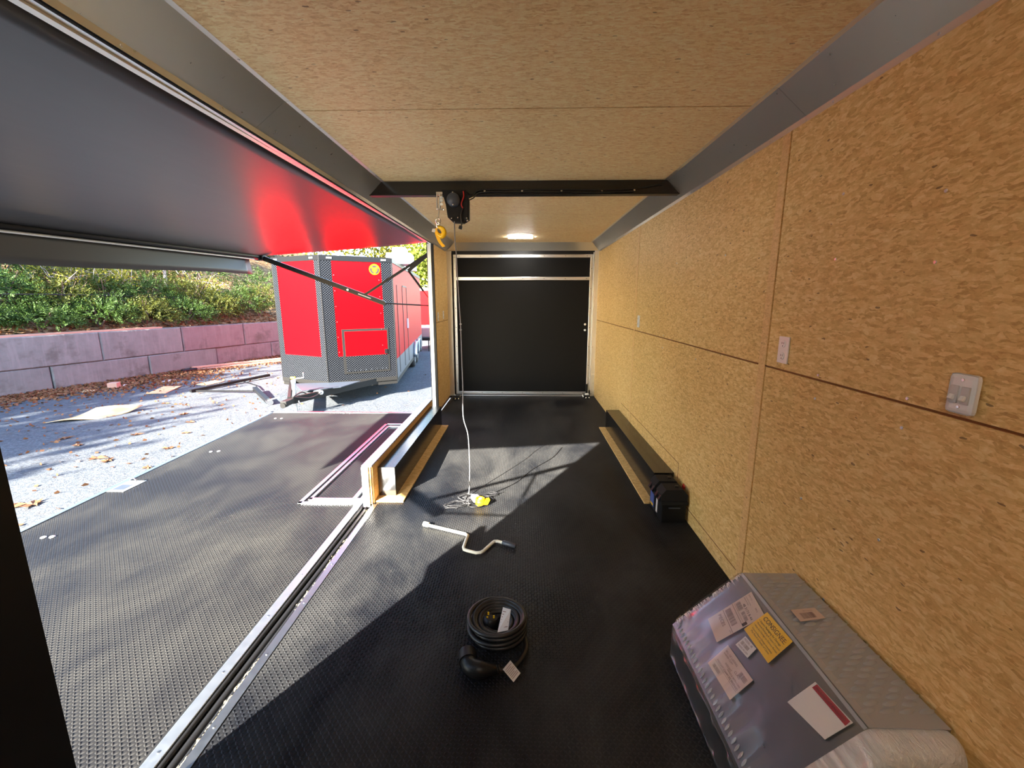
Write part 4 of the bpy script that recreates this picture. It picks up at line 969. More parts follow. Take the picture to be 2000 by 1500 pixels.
def cedar(p, rad, h, m, label, group, dens=1.0):
    """evergreen shrub: sprays of fine leaflets along drooping twigs"""
    root = empty('cedar_bush', p, label, 'bush', group); p = np.array(p)
    e = MB()
    for k in range(5):
        a = NR.uniform(0, 2*PI); b = NR.uniform(.3, .8); e.tube([tuple(p), tuple(p+np.array([math.cos(a)*rad*b*.5, math.sin(a)*rad*b*.5, h*.5])), tuple(p+np.array([math.cos(a)*rad*b, math.sin(a)*rad*b, h*.9]))], [.03, .02, .008], 5)
    e.build('stems', M['bark'], root)
    ns = int(260*dens); d = rv(ns); d[:, 2] = np.abs(d[:, 2])*1.0-.15; rr = NR.uniform(.55, 1.0, ns)[:, None]
    c = p+np.array([0, 0, h*.35])+d*rr*np.array([rad, rad, h*.62])
    ax = d+rv(ns)*.5; ax[:, 2] -= .15; ax /= np.linalg.norm(ax, axis=1)[:, None]; sd = np.cross(ax, rv(ns)); sd /= np.linalg.norm(sd, axis=1)[:, None]
    Ps, As, Bs = [], [], []
    for k in range(11):
        t = k/10; s_ = (1 if k % 2 else -1)
        ld = ax*.6+sd*s_*.8+rv(ns)*.15; ln = .055*(1.15-t); wd = .014
        Ps.append(c+ax*(t*.30)+ld*ln); As.append(ld*ln); w_ = np.cross(ld, rv(ns)); w_ /= np.linalg.norm(w_, axis=1)[:, None]; Bs.append(w_*wd)
    quads_obj(np.concatenate(Ps), np.concatenate(As), np.concatenate(Bs), m, 'foliage', root); return root
def leafy(p, rad, h, m, n, size, label, group, name='shrub', cat='shrub', twig=M['bark_grey'], zlow=.2):
    root = empty(name, p, label, cat, group); p = np.array(p); e = MB(); tips = []
    for k in range(9):
        a = NR.uniform(0, 2*PI); b = NR.uniform(.3, 1); q1 = p+np.array([math.cos(a)*rad*b*.5, math.sin(a)*rad*b*.5, h*.5]); q2 = p+np.array([math.cos(a+.4)*rad*b, math.sin(a+.4)*rad*b, h*NR.uniform(.7, 1)])
        e.tube([tuple(p), tuple(q1), tuple(q2)], [.02, .012, .005], 5); tips.append((q1, q2))
        for _ in range(3):
            t = NR.uniform(.2, 1); s_ = q1+(q2-q1)*t; q3 = s_+rv(1)[0]*rad*.4; e.tube([tuple(s_), tuple(q3)], [.007, .003], 4); tips.append((s_, q3))
    e.build('stems', twig, root); T = np.array([a+(b-a)*NR.uniform() for a, b in tips for _ in range(6)])
    c = T[NR.randint(len(T), size=n)]+NR.normal(size=(n, 3))*rad*.12; a_ = rv(n)*size; b_ = np.cross(a_, rv(n)); b_ = b_/np.linalg.norm(b_, axis=1)[:, None]*size*.75
    quads_obj(c, a_, b_, m, 'foliage', root); return root
def bank_pt(s, off):
    p_, d = along(WPL, s); n = Vector((d.y, -d.x)); q = p_-n*off; return (q.x, q.y, bank_z(off)-.05)
# s along WPL: -14.2,-3 -> WP0 is at 5.82; joint(-10.75,9.16) at ~12.9
K = 0
for (s_, off, rad, h, mm, lab) in [
    (12.3, 1.0, .75, .55, 'leaf_cedar', 'low dark cedar behind the wall at the far left edge'), (13.2, .7, .7, .60, 'leaf_cedar', 'low dark cedar spilling to the wall top, left of the yellow-leaved shrub'),
    (12.4, 2.0, 1.0, 1.25, 'leaf_cedar_light', 'bright pale green cedar under the valance at far left'), (11.2, 2.6, 1.1, 1.5, 'leaf_cedar_light', 'pale cedar cut by the left frame edge, highest on the bank'),
    (14.4, .8, .75, .75, 'leaf_cedar', 'dark cedar on the wall top above the second wall block'), (15.5, .7, .8, .8, 'leaf_olive', 'olive cedar drooping over the wall top in the middle of the hedge'),
    (16.6, .6, .75, .75, 'leaf_cedar', 'cedar drooping over the wall where the blocks turn reddish'), (17.6, .8, .8, 1.0, 'leaf_olive', 'olive bush left of the red trailer, low'),
    (18.6, .9, .9, 1.2, 'leaf_cedar', 'dark cedar directly left of the red trailer'), (14.9, 2.4, 1.1, 1.3, 'leaf_olive', 'olive bush higher on the bank behind the middle of the hedge'),
    (16.8, 2.6, 1.1, 1.5, 'leaf_olive', 'olive bush higher on the bank under the valance end'), (18.6, 3.0, 1.3, 1.9, 'leaf_cedar', 'tall dark cedar between valance end and red trailer'),
    (20.3, 1.6, 1.2, 1.7, 'leaf_cedar', 'cedar mostly hidden behind the red trailer'), (13.6, 3.4, 1.2, 1.4, 'leaf_cedar', 'cedar farther up the bank at left'), (10.2, 1.2, .9, .9, 'leaf_cedar', 'cedar beyond the left frame edge'),
    (13.0, 1.7, .9, 1.15, 'leaf_cedar', 'dark cedar between the low hedge and the pale green cedar at left'), (14.0, 1.5, .8, 1.0, 'leaf_olive', 'olive bush just left of the first yellow shrub'), (15.1, 1.5, .8, 1.1, 'leaf_cedar', 'dark cedar between the two larger yellow shrubs'),
    (16.3, 1.5, .8, 1.2, 'leaf_cedar', 'dark cedar just right of the second yellow shrub'), (17.2, 1.4, .8, 1.2, 'leaf_olive', 'olive cedar under the very end of the valance'), (19.4, .9, .9, 1.3, 'leaf_olive', 'olive cedar touching the left edge of the red trailer'),
    (12.5, 3.3, 1.3, 2.0, 'leaf_cedar_light', 'tall pale cedar behind the valance at left'), (15.9, 3.4, 1.3, 2.0, 'leaf_cedar', 'tall cedar behind the valance in the middle'), (17.4, 3.6, 1.4, 2.2, 'leaf_olive', 'tall olive cedar behind the valance end'),
    (15.8, 4.6, 1.5, 1.9, 'leaf_cedar', 'dark cedar far up the bank'), (11.8, 4.8, 1.4, 1.8, 'leaf_olive', 'olive bush far up the bank at left'), (18.0, 5.5, 1.6, 2.3, 'leaf_cedar', 'tall cedar far up the bank at right')]:
    cedar(bank_pt(s_, off), rad, h, M[mm], lab, 'evergreen bushes on the bank', 1.3 if off < 3 else 1.0)
for (s_, off, rad, h, n, lab) in [(14.2, 1.7, .8, 1.5, 700, 'yellow-green leafed shrub with grey twigs, left of the hedge middle'), (15.6, 1.6, .8, 1.45, 800, 'yellow-green leafed shrub in the hedge middle under the valance'),
    (17.8, 1.5, .7, 1.2, 500, 'sparse yellow shrub just left of the red trailer'), (11.9, 1.6, .8, 1.0, 400, 'yellow shrub low at the left frame edge')]:
    leafy(bank_pt(s_, off), rad, h, M['leaf_yellow'], n, .032, lab, 'yellow-leaved shrubs on the bank')
# bare grey branches hanging near the end of the valance
bb = empty('bare_branches', bank_pt(17.0, 2.0), 'bare pale grey branches hanging below the awning valance end', 'branches'); e = MB(); bp_ = Vector(bank_pt(17.0, 2.0))
for k in range(16):
    a = bp_+Vector((NR.uniform(-.2, .3), NR.uniform(-.6, .6), 2.3)); b = a+Vector((NR.uniform(-.2, .7), NR.uniform(-1.0, 1.0), -NR.uniform(.7, 1.3)))
    e.tube(spline([a, a.lerp(b, .5)+Vector((0, 0, .12)), b], 3), .009, 4)
e.cyl(bp_, bp_+Vector((0, 0, 2.5)), .05, .035, 8)
e.build('branches', M['bark_grey'], bb)
# leaf litter of single leaves on the bank
n = 5200; ss = NR.uniform(9.5, 20, n); of = NR.uniform(.1, 5.5, n)**1.0; P = np.array([bank_pt(a, b) for a, b in zip(ss, of)])+np.array([0, 0, .07]); a_ = rv(n)*.06; a_[:, 2] *= .5; b_ = np.cross(a_, rv(n)); b_ = b_/np.linalg.norm(b_, axis=1)[:, None]*.045
quads_obj(P, a_, b_, M['leaf_dead'], 'dead_leaves', bank)
# logs lying on the bank
for k, (s_, off, L, dz) in enumerate([(13.4, 2.6, 1.6, .5), (14.1, 3.2, 1.3, .35), (13.0, 1.8, .9, .3)]):
    q = Vector(bank_pt(s_, off))+Vector((0,0,dz)); tag(MB().cyl(q-Vector((.1, L/2, 0)), q+Vector((.1, L/2, .05)), .035, .03, 8).build('fallen_log', M['cardboard']), ['pale cut log lying high among the cedars at left', 'second pale log lying behind the yellow shrub', 'short pale stick on the leaf litter at left'][k], 'log')
# cable strung along the bank
e = MB(); e.tube([Vector(bank_pt(8+k*1.2, .9))+Vector((0, 0, .75-.04*math.sin(k))) for k in range(11)], .012, 5); tag(e.build('black_cable', M['black_rubber']), 'thin black cable strung through the hedge above the wall', 'cable')

# ---- trees
def tree(x, y, z, h, cr, m, label, group, n=3000, size=.14, trunk=.16, low=.35, bark=M['bark'], spread=1.0):
    root = empty('tree', (x, y, z), label, 'tree', group); e = MB(); top = Vector((x+NR.uniform(-.4, .4), y+NR.uniform(-.4, .4), z+h*.92))
    e.tube([(x, y, z-.3), Vector((x, y, z)).lerp(top, .5)+Vector((NR.uniform(-.2, .2), NR.uniform(-.2, .2), 0)), top], [trunk, trunk*.7, trunk*.2], 8); cs = []
    for k in range(14):
        t = NR.uniform(low, .95); b = Vector((x, y, z)).lerp(top, t); a = NR.uniform(0, 2*PI); L = cr*NR.uniform(.5, 1)*(1.25-t)*spread
        q = b+Vector((math.cos(a)*L, math.sin(a)*L, L*.35)); e.tube([b, b.lerp(q, .5)+Vector((0,0,.1)), q], [trunk*.3, trunk*.2, trunk*.06], 5)
        for f in (.45, .7, .9, 1.0): cs.append(b.lerp(q, f))
    e.build('trunk', bark, root)
    cs = np.array([tuple(c) for c in cs]); c = cs[NR.randint(len(cs), size=n)]+NR.normal(size=(n, 3))*cr*.16
    a_ = rv(n)*size; b_ = np.cross(a_, rv(n)); b_ = b_/np.linalg.norm(b_, axis=1)[:, None]*size*.7
    quads_obj(c, a_, b_, m, 'crown', root); return root
for k, (x, y, h, cr, mm, n, lab) in enumerate([
    (-6.3, 33, 9, 3.6, 'leaf_tree', 5200, 'bright yellow-green tree beyond the trailers, right beside the opening jamb'), (-3.5, 37, 10, 4, 'leaf_tree', 4500, 'bright tree behind the second red trailer, partly hidden by the jamb'),
    (-10.0, 34, 9, 3.2, 'leaf_yellow', 2600, 'pale yellow tree above the red trailer roof'), (-13.5, 32, 9.5, 3.4, 'leaf_yellow', 2200, 'thin yellow tree above the left of the trailer roof'),
    (-17, 30, 9, 3.6, 'leaf_olive', 3000, 'olive tree far behind the red trailer'), (-21, 26, 10, 4, 'leaf_olive', 3000, 'olive tree on the bank far behind the hedge'),
    (-18.5, 17, 9, 3.5, 'leaf_olive', 3500, 'dark tree high on the bank behind the hedge'), (-20, 10, 9.5, 3.8, 'leaf_cedar', 3500, 'evergreen tree high on the bank at left')]):
    tree(x, y, GZ+(2 if x < -16 else .5), h, cr, M[mm], lab, 'trees beyond the trailers', n=n, size=.13, trunk=.10 if mm == 'leaf_yellow' else .16, low=.2, bark=M['bark_grey'] if mm == 'leaf_yellow' else M['bark'])
# trees outside the left edge of the picture; their shade dapples the yard
SH = 'tall tree standing outside the left edge of view, whose shade dapples the yard'
for (x, y, h, cr, n) in [(-16.5, -3.5, 10, 3.4, 2600), (-19, .5, 11, 3.4, 2600), (-14.5, -7.5, 10.5, 3.2, 2200), (-21, -6, 12, 3.8, 2600), (-17.5, -11, 12, 3.4, 2000), (-23, 3, 11, 3.6, 2400)]:
    tree(x, y, GZ, h, cr, M['leaf_olive'], SH, 'shade trees outside the view', n=n, size=.17, trunk=.2, low=.3)

# ---- red enclosed trailer with V nose
rt = empty('red_trailer', (-3.6, 10, GZ), 'large red enclosed trailer with black tread-plate corners and V nose, parked left behind the deck', 'trailer')
Zb0, Zt0 = -.14, 2.37
pR, pA, pL = Vector((-2.70, 9.12)), Vector((-3.87, 8.40)), Vector((-5.09, 8.95)); bd = Vector((-.152, .988)); BL = 7.2
pRb, pLb = pR+bd*BL, pL+bd*BL
def shell(z0, z1, m, nm):
    P = [pR, pRb, pLb, pL, pA]; n = 5; vs = [(p_.x, p_.y, z0) for p_ in P]+[(p_.x, p_.y, z1) for p_ in P]; e = MB()
    e.add(vs, [tuple(range(n))[::-1], tuple(range(n, 2*n))]+[(i, (i+1) % n, n+(i+1) % n, n+i) for i in range(n)]); return e.build(nm, m, rt)
shell(Zb0+.01, Zt0-.01, M['red_b'], 'body')
def on_face(A, B, s0, s1, z0, z1, off, th, m, nm, lb=None, parent=None, metres=False):
    d = (B-A); L = d.length; d = d.normalized(); n = Vector((d.y, -d.x)); 
    if metres: s0, s1 = s0/L, s1/L
    a, b = A+d*(s0*L)+n*off, A+d*(s1*L)+n*off; q = n*th
    e = MB(); vs = [(a.x, a.y, z0), (b.x, b.y, z0), (b.x, b.y, z1), (a.x, a.y, z1), (a.x+q.x, a.y+q.y, z0), (b.x+q.x, b.y+q.y, z0), (b.x+q.x, b.y+q.y, z1), (a.x+q.x, a.y+q.y, z1)]
    fs = [(4,5,6,7),(0,3,2,1),(0,1,5,4),(1,2,6,5),(2,3,7,6),(3,0,4,7)]; w_ = (s1-s0)*L
    uvm = {0:(0,z0),1:(w_,z0),2:(w_,z1),3:(0,z1),4:(0,z0),5:(w_,z0),6:(w_,z1),7:(0,z1)}
    e.add(vs, fs, 0, False, [[uvm[i] for i in f] for f in fs]); o = e.build(nm, m, parent or rt)
    if lb: o['label'] = lb
    return o
# faces run left->right seen from the front so the normal points to the viewer
for (A, B, c0, c1) in ((pL, pA, .11, .10), (pA, pR, .155, .16)):
    on_face(A, B, 0, 1, Zb0+.06, Zt0-.1, .001, .004, M['red'], 'nose_panel')
    on_face(A, B, 0, c0, Zb0, Zt0-.1, .004, .006, M['dplate'], 'corner_strip'); on_face(A, B, 1-c1, 1, Zb0, Zt0-.1, .004, .006, M['dplate'], 'corner_strip')
    on_face(A, B, 0, 1, Zb0, .415, .004, .005, M['dplate'], 'stone_guard'); on_face(A, B, 0, 1, Zt0-.10, Zt0, .0, .016, M['black_semi'], 'top_rail'); on_face(A, B, 0, 1, Zb0-.02, Zb0+.06, .006, .014, M['frame_grey'], 'bottom_rail')
for A, B, s_ in ((pL, pA, .1), (pL, pA, .86), (pA, pR, .13), (pA, pR, .88)):
    on_face(A, B, s_-.035, s_+.035, Zt0-.065, Zt0-.035, .016, .01, M['white_metal'], 'marker_light')
for P_ in (pA, pR, pL): MB().cyl((P_.x, P_.y, Zb0), (P_.x, P_.y, Zt0), .016, n=10).build('corner_bead', M['black_semi'], rt)
# storage door on right nose face
on_face(pA, pR, .225, .90, .05, .95, .008, .012, M['frame_grey'], 'hatch_frame', 'dark frame of the nose hatch')
hd = on_face(pA, pR, .262, .87, .41, .905, .020, .004, M['red'], 'hatch_door')
on_face(pA, pR, .262, .87, .09, .41, .020, .004, M['dplate'], 'hatch_guard', parent=rt)
on_face(pA, pR, .825, .868, .42, .52, .024, .012, M['black_semi'], 'latch', parent=hd)
e = MB()
for A, B, ss, zz in [(pA, pR, [.30, .38, .46, .54, .62, .70, .78, .84], [.11]*8), (pA, pR, [.80]*5, [.6+.33*k for k in range(5)]), (pA, pR, [.175]*6, [.5+.3*k for k in range(6)])]:
    d = (B-A).normalized(); n = Vector((d.y, -d.x))
    for s_, z in zip(ss, zz): q = A+(B-A)*s_+n*.024; e.lathe([(.010, 0), (.008, .005)], (q.x, q.y, z), (n.x, n.y, 0), 8)
e.build('rivets', M['screw'], rt)
# round emblem: orange disc, black arcs, yellow figure
d = (pR-pA).normalized(); n_ = Vector((d.y, -d.x, 0)); d3 = Vector((d.x, d.y, 0)); cc = Vector((pA+(pR-pA)*.745).to_3d()); cc.z = 2.13
def EM(u, v, o): return cc+d3*u+Vector((0,0,v))+n_*(.012+o)
e = MB(); e.lathe([(.108, 0), (.108, .002)], tuple(cc+n_*.010), tuple(n_), 28); em = e.build('emblem', M['emblem'], rt); tag(em, 'round yellow-orange emblem')
e = MB()
for t0, t1, r0, r1 in ((.55, 2.6, .044, .076), (2.8, 4.4, .056, .090), (5.0, 6.6, .056, .090)):
    for k in range(8): a, b = t0+(t1-t0)*k/8, t0+(t1-t0)*(k+1)/8; e.add([EM(math.cos(a)*r0, math.sin(a)*r0, .003), EM(math.cos(b)*r0, math.sin(b)*r0, .003), EM(math.cos(b)*r1, math.sin(b)*r1, .003), EM(math.cos(a)*r1, math.sin(a)*r1, .003)], [(0,1,2,3)])
e.build('emblem_arc', M['ink'], em)
e = MB(); e.add([EM(u, v, .004) for u, v in ((-.014, -.10), (.014, -.10), (.018, -.02), (.065, .035), (.05, .05), (.0, .022), (-.05, .05), (-.065, .035), (-.018, -.02))], [tuple(range(9))]); e.build('emblem_figure', M['emblem_y'], em)
# right side: panels, door seams, skirt, wheels
on_face(pR, pRb, 0, 1, .28, Zt0-.1, .001, .004, M['red_b'], 'side_panel'); on_face(pR, pRb, 0, 1, Zb0, .28, .001, .006, M['skirt'], 'side_skirt'); on_face(pR, pRb, 0, 1, Zt0-.09, Zt0, 0, .014, M['frame_grey'], 'side_rail')
for m_ in (.55, 1.55, 2.45): on_face(pR, pRb, m_, m_+.03, Zb0+.06, 1.85, .006, .01, M['seam'], 'door_seam', metres=True)
on_face(pR, pRb, 1.62, 2.5, 1.84, 1.87, .006, .01, M['seam'], 'door_head', metres=True)
on_face(pR, pRb, 2.30, 2.36, .8, 1.05, .008, .04, M['white_metal'], 'door_handle', metres=True)
for k, m_ in enumerate((4.1, 5.0)):
    c = pR+bd*m_; n = Vector((bd.y, -bd.x)); f0 = Vector((c.x+n.x*.015, c.y+n.y*.015, GZ+.36)); f1 = f0-Vector((n.x, n.y, 0))*.22
    e = MB(); e.lathe([(.20, .0), (.33, .01), (.36, .04), (.36, .18), (.33, .22), (.1, .22)], tuple(f1), (n.x, n.y, 0), 28); w_ = e.build('tire', M['tire'], rt)
    e = MB(); e.lathe([(.21, .0), (.19, .004), (.06, -.012), (.05, .03), (.0, .032)], tuple(f0), (n.x, n.y, 0), 20); e.build('rim', M['rim'], w_)
    e = MB(); rr = .42; pts2 = []
    for j in range(13):
        a = PI*j/12; pts2.append((c.x+bd.x*math.cos(a)*rr, c.y+bd.y*math.cos(a)*rr, GZ+.36+math.sin(a)*.42))
    vs = []
    for p_ in pts2: vs += [p_, (p_[0]+n.x*.12, p_[1]+n.y*.12, p_[2])]
    e.add(vs, [(2*i, 2*i+1, 2*i+3, 2*i+2) for i in range(12)], 0, True); q = e.build('fender', M['mill_alu'], rt); q.modifiers.new('t', 'SOLIDIFY').thickness = .006
# roof: vent hood and dark panel
def rbox(cx, cy, sx, sy, z0, z1, m, nm, lb=None):
    e = MB(); e.box(cx-sx/2, cx+sx/2, cy-sy/2, cy+sy/2, z0, z1, bev=.02, rot=(0,0,.15)); o = e.build(nm, m, rt)
    if lb: o['label'] = lb
rbox(-3.02, 11.0, .58, .8, Zt0, Zt0+.26, M['roof_unit'], 'roof_vent', 'pale roof exhaust hood'); rbox(-3.02, 11.0, .32, .5, Zt0+.26, Zt0+.40, M['roof_unit'], 'vent_cap'); rbox(-3.35, 13.2, .35, .4, Zt0, Zt0+.18, M['roof_unit'], 'roof_vent')
rbox(-4.0, 10.6, .6, .7, Zt0, Zt0+.16, M['dk_blue'], 'roof_panel', 'dark blue roof hatch'); rbox(-4.35, 10.4, .16, .2, Zt0, Zt0+.22, M['roof_unit'], 'roof_vent')
# undercarriage so daylight does not pass through
shell(Zb0-.10, Zb0, M['frame_grey'], 'chassis')
# tongue
tz = -.13
e = MB(); e.quadbox([(-4.50, 8.28, tz+.02), (-4.02, 7.62, tz+.02), (-3.45, 7.98, tz+.02), (-3.30, 8.60, tz+.02), (-3.87, 8.41, tz+.02)], (0,0,.015)); e.build('tongue_plate', M['grip'], rt)
def rail(a, b, w_, h_, m, nm):
    a, b = Vector(a), Vector(b); d = (b-a).normalized(); n = Vector((0,0,1)).cross(d).normalized()*w_/2; u = Vector((0,0,h_/2)); e = MB()
    e.add([a-n-u, a+n-u, a+n+u, a-n+u, b-n-u, b+n-u, b+n+u, b-n+u], [(0,1,2,3),(7,6,5,4),(0,4,5,1),(1,5,6,2),(2,6,7,3),(3,7,4,0)]); return e.build(nm, m, rt)
rail((-3.05, 8.95, tz-.02), (-4.02, 7.28, tz-.07), .05, .12, M['frame_grey'], 'tongue_rail'); rail((-4.85, 8.80, tz-.02), (-4.08, 7.28, tz-.07), .05, .12, M['frame_grey'], 'tongue_rail')
e = MB(); e.box(-4.10, -3.99, 7.02, 7.30, tz-.12, tz-.03, bev=.01); e.cyl((-4.045, 7.0, tz-.10), (-4.045, 7.12, tz-.10), .045); e.build('coupler', M['frame_grey'], rt)
MB().cyl((-3.86, 7.78, tz-.02), (-3.70, 7.72, tz-.02), .04, n=12).build('rail_end_cap', M['white_metal'], rt)
rail((-4.15, 7.10, tz+.03), (-4.30, 7.0, tz-.01), .02, .02, M['jack_steel'], 'coupler_latch')
e = MB(); e.cyl((-4.04, 7.40, GZ+.03), (-4.04, 7.40, tz+.10), .028); e.cyl((-4.04, 7.40, tz+.10), (-4.04, 7.40, tz+.22), .036); e.cyl((-4.04, 7.40, GZ+.0), (-4.04, 7.40, GZ+.03), .09, .05); e.build('jack_post', M['jack_steel'], rt)
MB().cyl((-4.04, 7.40, tz+.22), (-4.04, 7.40, tz+.27), .04, n=12).build('jack_cap', M['white_metal'], rt)
e = MB(); e.tube([(-4.04, 7.40, tz+.29), (-3.86, 7.42, tz+.31), (-3.86, 7.42, tz+.40)], .012, 8); e.build('jack_crank', M['jack_steel'], rt)
MB().box(-4.08, -4.0, 7.38, 7.42, tz+.29, tz+.33, bev=.01).build('yellow_cover', M['lime'], rt)
e = MB()
for k in range(9):
    for x in (-4.16, -3.92):
        c = Vector((x+.01*math.sin(k), 7.3, tz-.10-k*.032)); e.tube([c+Vector((.012*math.cos(t)*(k % 2), .012*math.cos(t)*((k+1) % 2), .022*math.sin(t))) for t in np.linspace(0, 2*PI, 8, endpoint=False)], .004, 4, closed=True)
e.build('safety_chain', M['jack_steel'], rt)
e = MB(); e.tube(spline([(-4.0, 7.3, tz), (-3.95, 7.5, tz+.03), (-3.85, 7.6, tz-.05), (-3.75, 7.8, tz-.03), (-3.8, 8.1, tz+.01)]), .012, 6); e.tube(spline([(-3.98, 7.25, tz), (-3.8, 7.45, tz-.06), (-3.7, 7.7, tz-.02)]), .010, 6); e.build('wiring', M['black_rubber'], rt)

# ---- second red trailer and silver trailer far behind
r2_ = empty('red_trailer', (-5.4, 22, GZ), 'second red enclosed trailer with a white roof line, farther back beside the jamb', 'trailer')
MB().box(-6.4, -3.9, 22, 27, -.1, 1.98).build('body', M['red'], r2_); MB().box(-6.45, -3.85, 21.97, 27, 1.98, 2.12).build('roof_edge', M['white_metal'], r2_)
MB().box(-6.4, -3.9, 21.98, 22.0, .22, .28).build('panel_joint', M['seam'], r2_); MB().box(-6.4, -3.9, 21.985, 22.0, -.1, .22).build('lower_panel', M['red_b'], r2_)
for x in (-6.0, -4.3): MB().cyl((x-.1, 24.5, GZ+.35), (x+.1, 24.5, GZ+.35), .35).build('tire', M['tire'], r2_)
sv = empty('silver_trailer', (-4.2, 17.5, GZ), 'small silver flat trailer with black tongue jack seen between red trailer and jamb', 'trailer')
MB().box(-4.35, -3.55, 17.6, 19.5, .02, .42, bev=.03).build('bed', M['mill_alu'], sv); MB().box(-4.4, -3.6, 17.3, 19.4, -.08, .03).build('chassis', M['frame_grey'], sv)
MB().cyl((-4.1, 17.2, GZ), (-4.1, 17.2, .35), .05).build('jack', M['black_semi'], sv); MB().cyl((-3.75, 17.2, GZ), (-3.75, 17.2, -.05), .02).build('leg', M['black_semi'], sv)
MB().cyl((-3.9, 18.8, GZ+.3), (-3.6, 18.8, GZ+.3), .3).build('tire', M['tire'], sv)

# ---- things lying in the yard
sa = empty('spare_awning_arm', (-6.5, 9.8, GZ), 'spare black awning arm lying folded on the gravel left of the red trailer', 'awning arm')
def bar3(a, b, w_, h_, m, nm, parent):
    a, b = Vector(a), Vector(b); d = (b-a).normalized(); n = Vector((0,0,1)).cross(d).normalized()*w_/2; u = n.cross(d).normalized()*h_/2; e = MB()
    e.add([a-n-u, a+n-u, a+n+u, a-n+u, b-n-u, b+n-u, b+n+u, b-n+u], [(3,2,1,0),(4,5,6,7),(1,5,4,0),(2,6,5,1),(3,7,6,2),(0,4,7,3)]); return e.build(nm, m, parent)
bar3((-7.37, 9.22, GZ+.04), (-6.72, 11.15, GZ+.07), .07, .06, M['black_semi'], 'arm', sa); bar3((-7.30, 9.30, GZ+.03), (-5.93, 9.20, GZ+.05), .035, .03, M['black_semi'], 'support_arm', sa)
bar3((-5.93, 9.25, GZ+.10), (-5.02, 8.22, GZ+.05), .085, .075, M['black_semi'], 'roller_end', sa); MB().cyl((-5.05, 8.26, GZ+.055), (-4.93, 8.12, GZ+.055), .055, n=14).build('cap', M['chrome'], sa)
MB().tube([(-6.85, 10.3, GZ+.05), (-6.3, 9.9, GZ+.04), (-5.95, 9.35, GZ+.08)], .014, 6).build('strut', M['black_semi'], sa)
cbx = MB(); P4 = [(-7.95, 6.75), (-7.35, 7.05), (-7.10, 7.70), (-7.72, 7.42)]
vs = []; 
for i in range(9):
    for j in range(7):
        u, v = i/8, j/6; p_ = (Vector(P4[0])*(1-u)+Vector(P4[1])*u)*(1-v)+(Vector(P4[3])*(1-u)+Vector(P4[2])*u)*v; vs.append((p_.x, p_.y, GZ+.02+.13*max(0, v-.55)**1.3*2+.02*math.sin(u*4)))
cbx.add(vs, [(i*7+j, (i+1)*7+j, (i+1)*7+j+1, i*7+j+1) for i in range(8) for j in range(6)], 0, True); o = cbx.build('cardboard_sheet', M['cardboard']); o.modifiers.new('t', 'SOLIDIFY').thickness = .006
tag(o, 'curled brown cardboard sheet lying on the gravel left of the deck', 'cardboard')
for (x, y, w_, h_, a, m, nm, lb, cat) in [(-8.15, 9.45, .35, .75, .3, 'cardboard', 'cardboard_piece', 'flat tan cardboard piece lying near the wall, in front of the leaf pile', 'cardboard'), (-7.7, 10.3, .3, .5, -.2, 'cardboard', 'cardboard_piece', 'flat tan cardboard piece near the spare awning arm', 'cardboard'),
    (-9.55, 9.9, .22, .3, .5, 'paper_w', 'paper_scrap', 'white paper scrap on the leaf pile by the wall', 'paper'), (-9.0, 10.6, .15, .3, .1, 'paper_w', 'paper_scrap', 'white paper scrap on the leaf pile, farther right', 'paper'), (-9.75, 9.3, .25, .25, .8, 'cardboard', 'cardboard_piece', 'small tan cardboard piece at the foot of the wall', 'cardboard')]:
    e = MB(); e.box(x-w_/2, x+w_/2, y-h_/2, y+h_/2, GZ+.012, GZ+.022, rot=(0.02, .03, a)); tag(e.build(nm, M[m]), lb, cat)
tag(MB().box(-9.6, -9.42, 9.55, 9.75, GZ+.0, GZ+.14, bev=.01, rot=(0,0,.4)).build('wood_block', M['wood']), 'short reddish wood block on the leaf pile by the wall', 'wood block')
for k, (x0, y0, x1, y1, z, lb) in enumerate([(-9.62, 12.05, -7.85, 14.4, 0, 'long reddish board lying by the wall, nearest the camera'), (-9.72, 12.25, -8.15, 14.9, 0, 'long reddish board lying beside the front board at the wall foot'), (-9.68, 12.3, -7.9, 14.6, .055, 'reddish board lying on top of the two other boards')]):
    r_ = MB(); a, b = Vector((x0, y0, GZ+.028+z)), Vector((x1, y1, GZ+.028+z)); d = (b-a).normalized(); n = Vector((-d.y, d.x, 0))*.07; u = Vector((0,0,.024))
    r_.add([a-n-u, a+n-u, a+n+u, a-n+u, b-n-u, b+n-u, b+n+u, b-n+u], [(3,2,1,0),(4,5,6,7),(1,5,4,0),(2,6,5,1),(3,7,6,2),(0,4,7,3)]); tag(r_.build('board', M['wood']), lb, 'board', 'reddish boards by the retaining wall')
tag(MB().cyl((-9.55, 11.75, GZ+.06), (-9.40, 12.10, GZ+.06), .055, n=12).build('black_pipe', M['black_semi']), 'black pipe end lying left of the reddish boards', 'pipe')
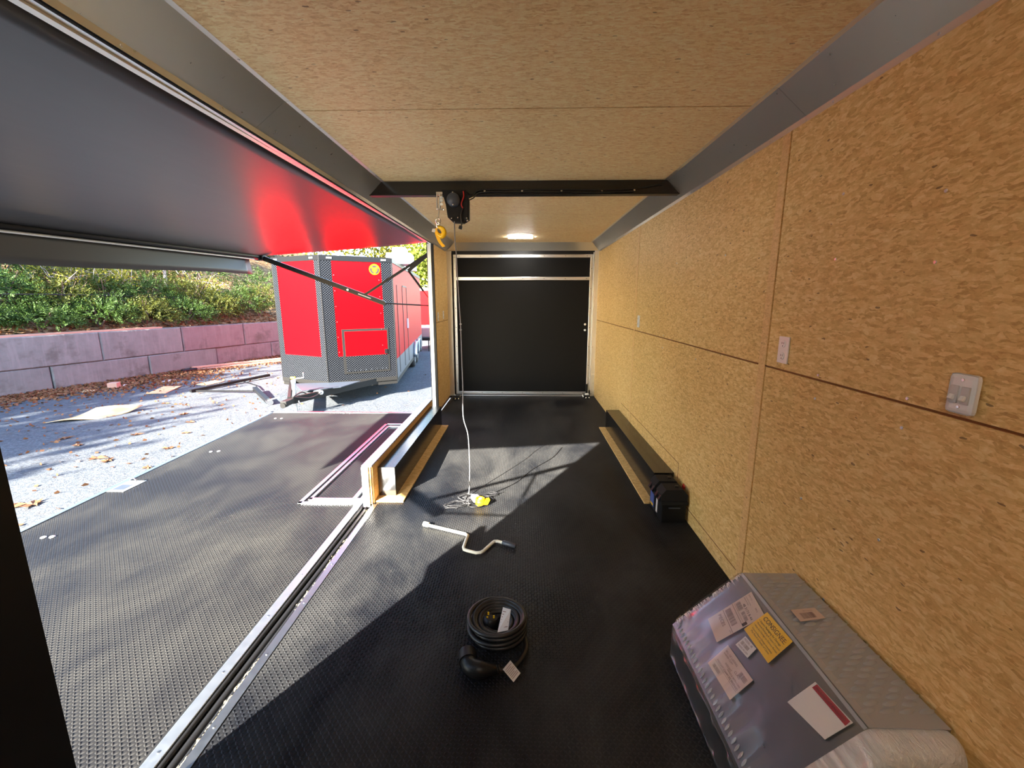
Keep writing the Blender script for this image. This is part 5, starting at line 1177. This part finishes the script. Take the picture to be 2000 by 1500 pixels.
# concrete apron behind
# fallen leaves: pile along the wall (stuff) and single leaves in the open
n = 9000; sa_ = NR.uniform(2, 13.5, n); off = np.abs(NR.normal(size=n))*.55; P = []
for a, b in zip(sa_, off):
    p_, d = along(WP, a); q = p_+Vector((d.y, -d.x))*(b*(1.4-.5*math.sin(a*1.3))); P.append((q.x, q.y, GZ+.015+max(0, .05-b*.05)*NR.uniform()))
P = np.array(P); a_ = rv(n)*.045; a_[:, 2] *= .3; b_ = np.cross(a_, rv(n)); b_ = b_/np.linalg.norm(b_, axis=1)[:, None]*.032
quads_obj(P, a_, b_, M['leaf_dead'], 'leaf_pile', gr)
n = 2600; P = np.stack([NR.uniform(-11, -2.2, n), NR.uniform(2.5, 12.5, n), np.full(n, GZ+.012)], 1); keep = NR.uniform(size=n) < np.clip((-P[:, 0]-2)/9+.08, .05, 1)**1.6; P = P[keep]; n = len(P)
a_ = rv(n)*.035; a_[:, 2] *= .25; b_ = np.cross(a_, rv(n)); b_ = b_/np.linalg.norm(b_, axis=1)[:, None]*.025
quads_obj(P, a_, b_, M['leaf_dead'], 'scattered_leaves', gr)
# larger single leaves that can be pointed at
LV_LB = ['large curled brown leaf on the gravel near the deck edge, in a close pair', 'second large brown leaf of the close pair near the deck edge', 'long brown leaf nearest the left frame edge, beside the deck', 'reddish leaf beside the long leaf near the left frame edge',
 'brown leaf on the gravel midway between deck and curled cardboard', 'brown leaf left of the close leaf pair, on shaded gravel', 'small brown leaf just beyond the deck edge, above the double bolts', 'small brown leaf nearest the deck edge, right of the ring latch', 'brown leaf alone on shaded gravel below the curled cardboard',
 'brown leaf on sunlit gravel above the leaf pair', 'brown leaf on sunlit gravel toward the spare awning arm', 'brown leaf right beside the curled cardboard sheet', 'small leaf near the far corner of the deck', 'small leaf between the leaf pair and the far deck corner']
LV = [(-5.53, 5.21, .13), (-5.31, 5.12, .10), (-5.09, 3.87, .14), (-4.93, 3.93, .12), (-5.9, 6.2, .09), (-6.3, 5.7, .09), (-4.9, 5.6, .08), (-4.6, 4.9, .08), (-6.8, 6.0, .1), (-5.6, 6.9, .1), (-6.1, 7.4, .1), (-7.1, 8.2, .09), (-4.4, 5.9, .09), (-5.2, 6.3, .08)]
def leaf_mesh(s_):
    vs = [(0, 0, .0)]; n = 14
    for i in range(n):
        a = 2*PI*i/n; r_ = s_*(.95 if i % 2 == 0 else .5)*(1.25 if i in (0, 7) else 1); vs.append((math.cos(a)*r_, math.sin(a)*r_*.75, .012+.01*math.sin(i*2.3)))
    return vs, [(0, 1+i, 1+(i+1) % n) for i in range(n)]
for k, (x, y, s_) in enumerate(LV):
    v, f = leaf_mesh(s_); a = k*1.7; e = MB(); e.add([(x+p_[0]*math.cos(a)-p_[1]*math.sin(a), y+p_[0]*math.sin(a)+p_[1]*math.cos(a), GZ+.004+p_[2]) for p_ in v], f)
    tag(e.build('fallen_leaf', M['leaf_dead']), LV_LB[k], 'leaf', 'single fallen leaves on the gravel')
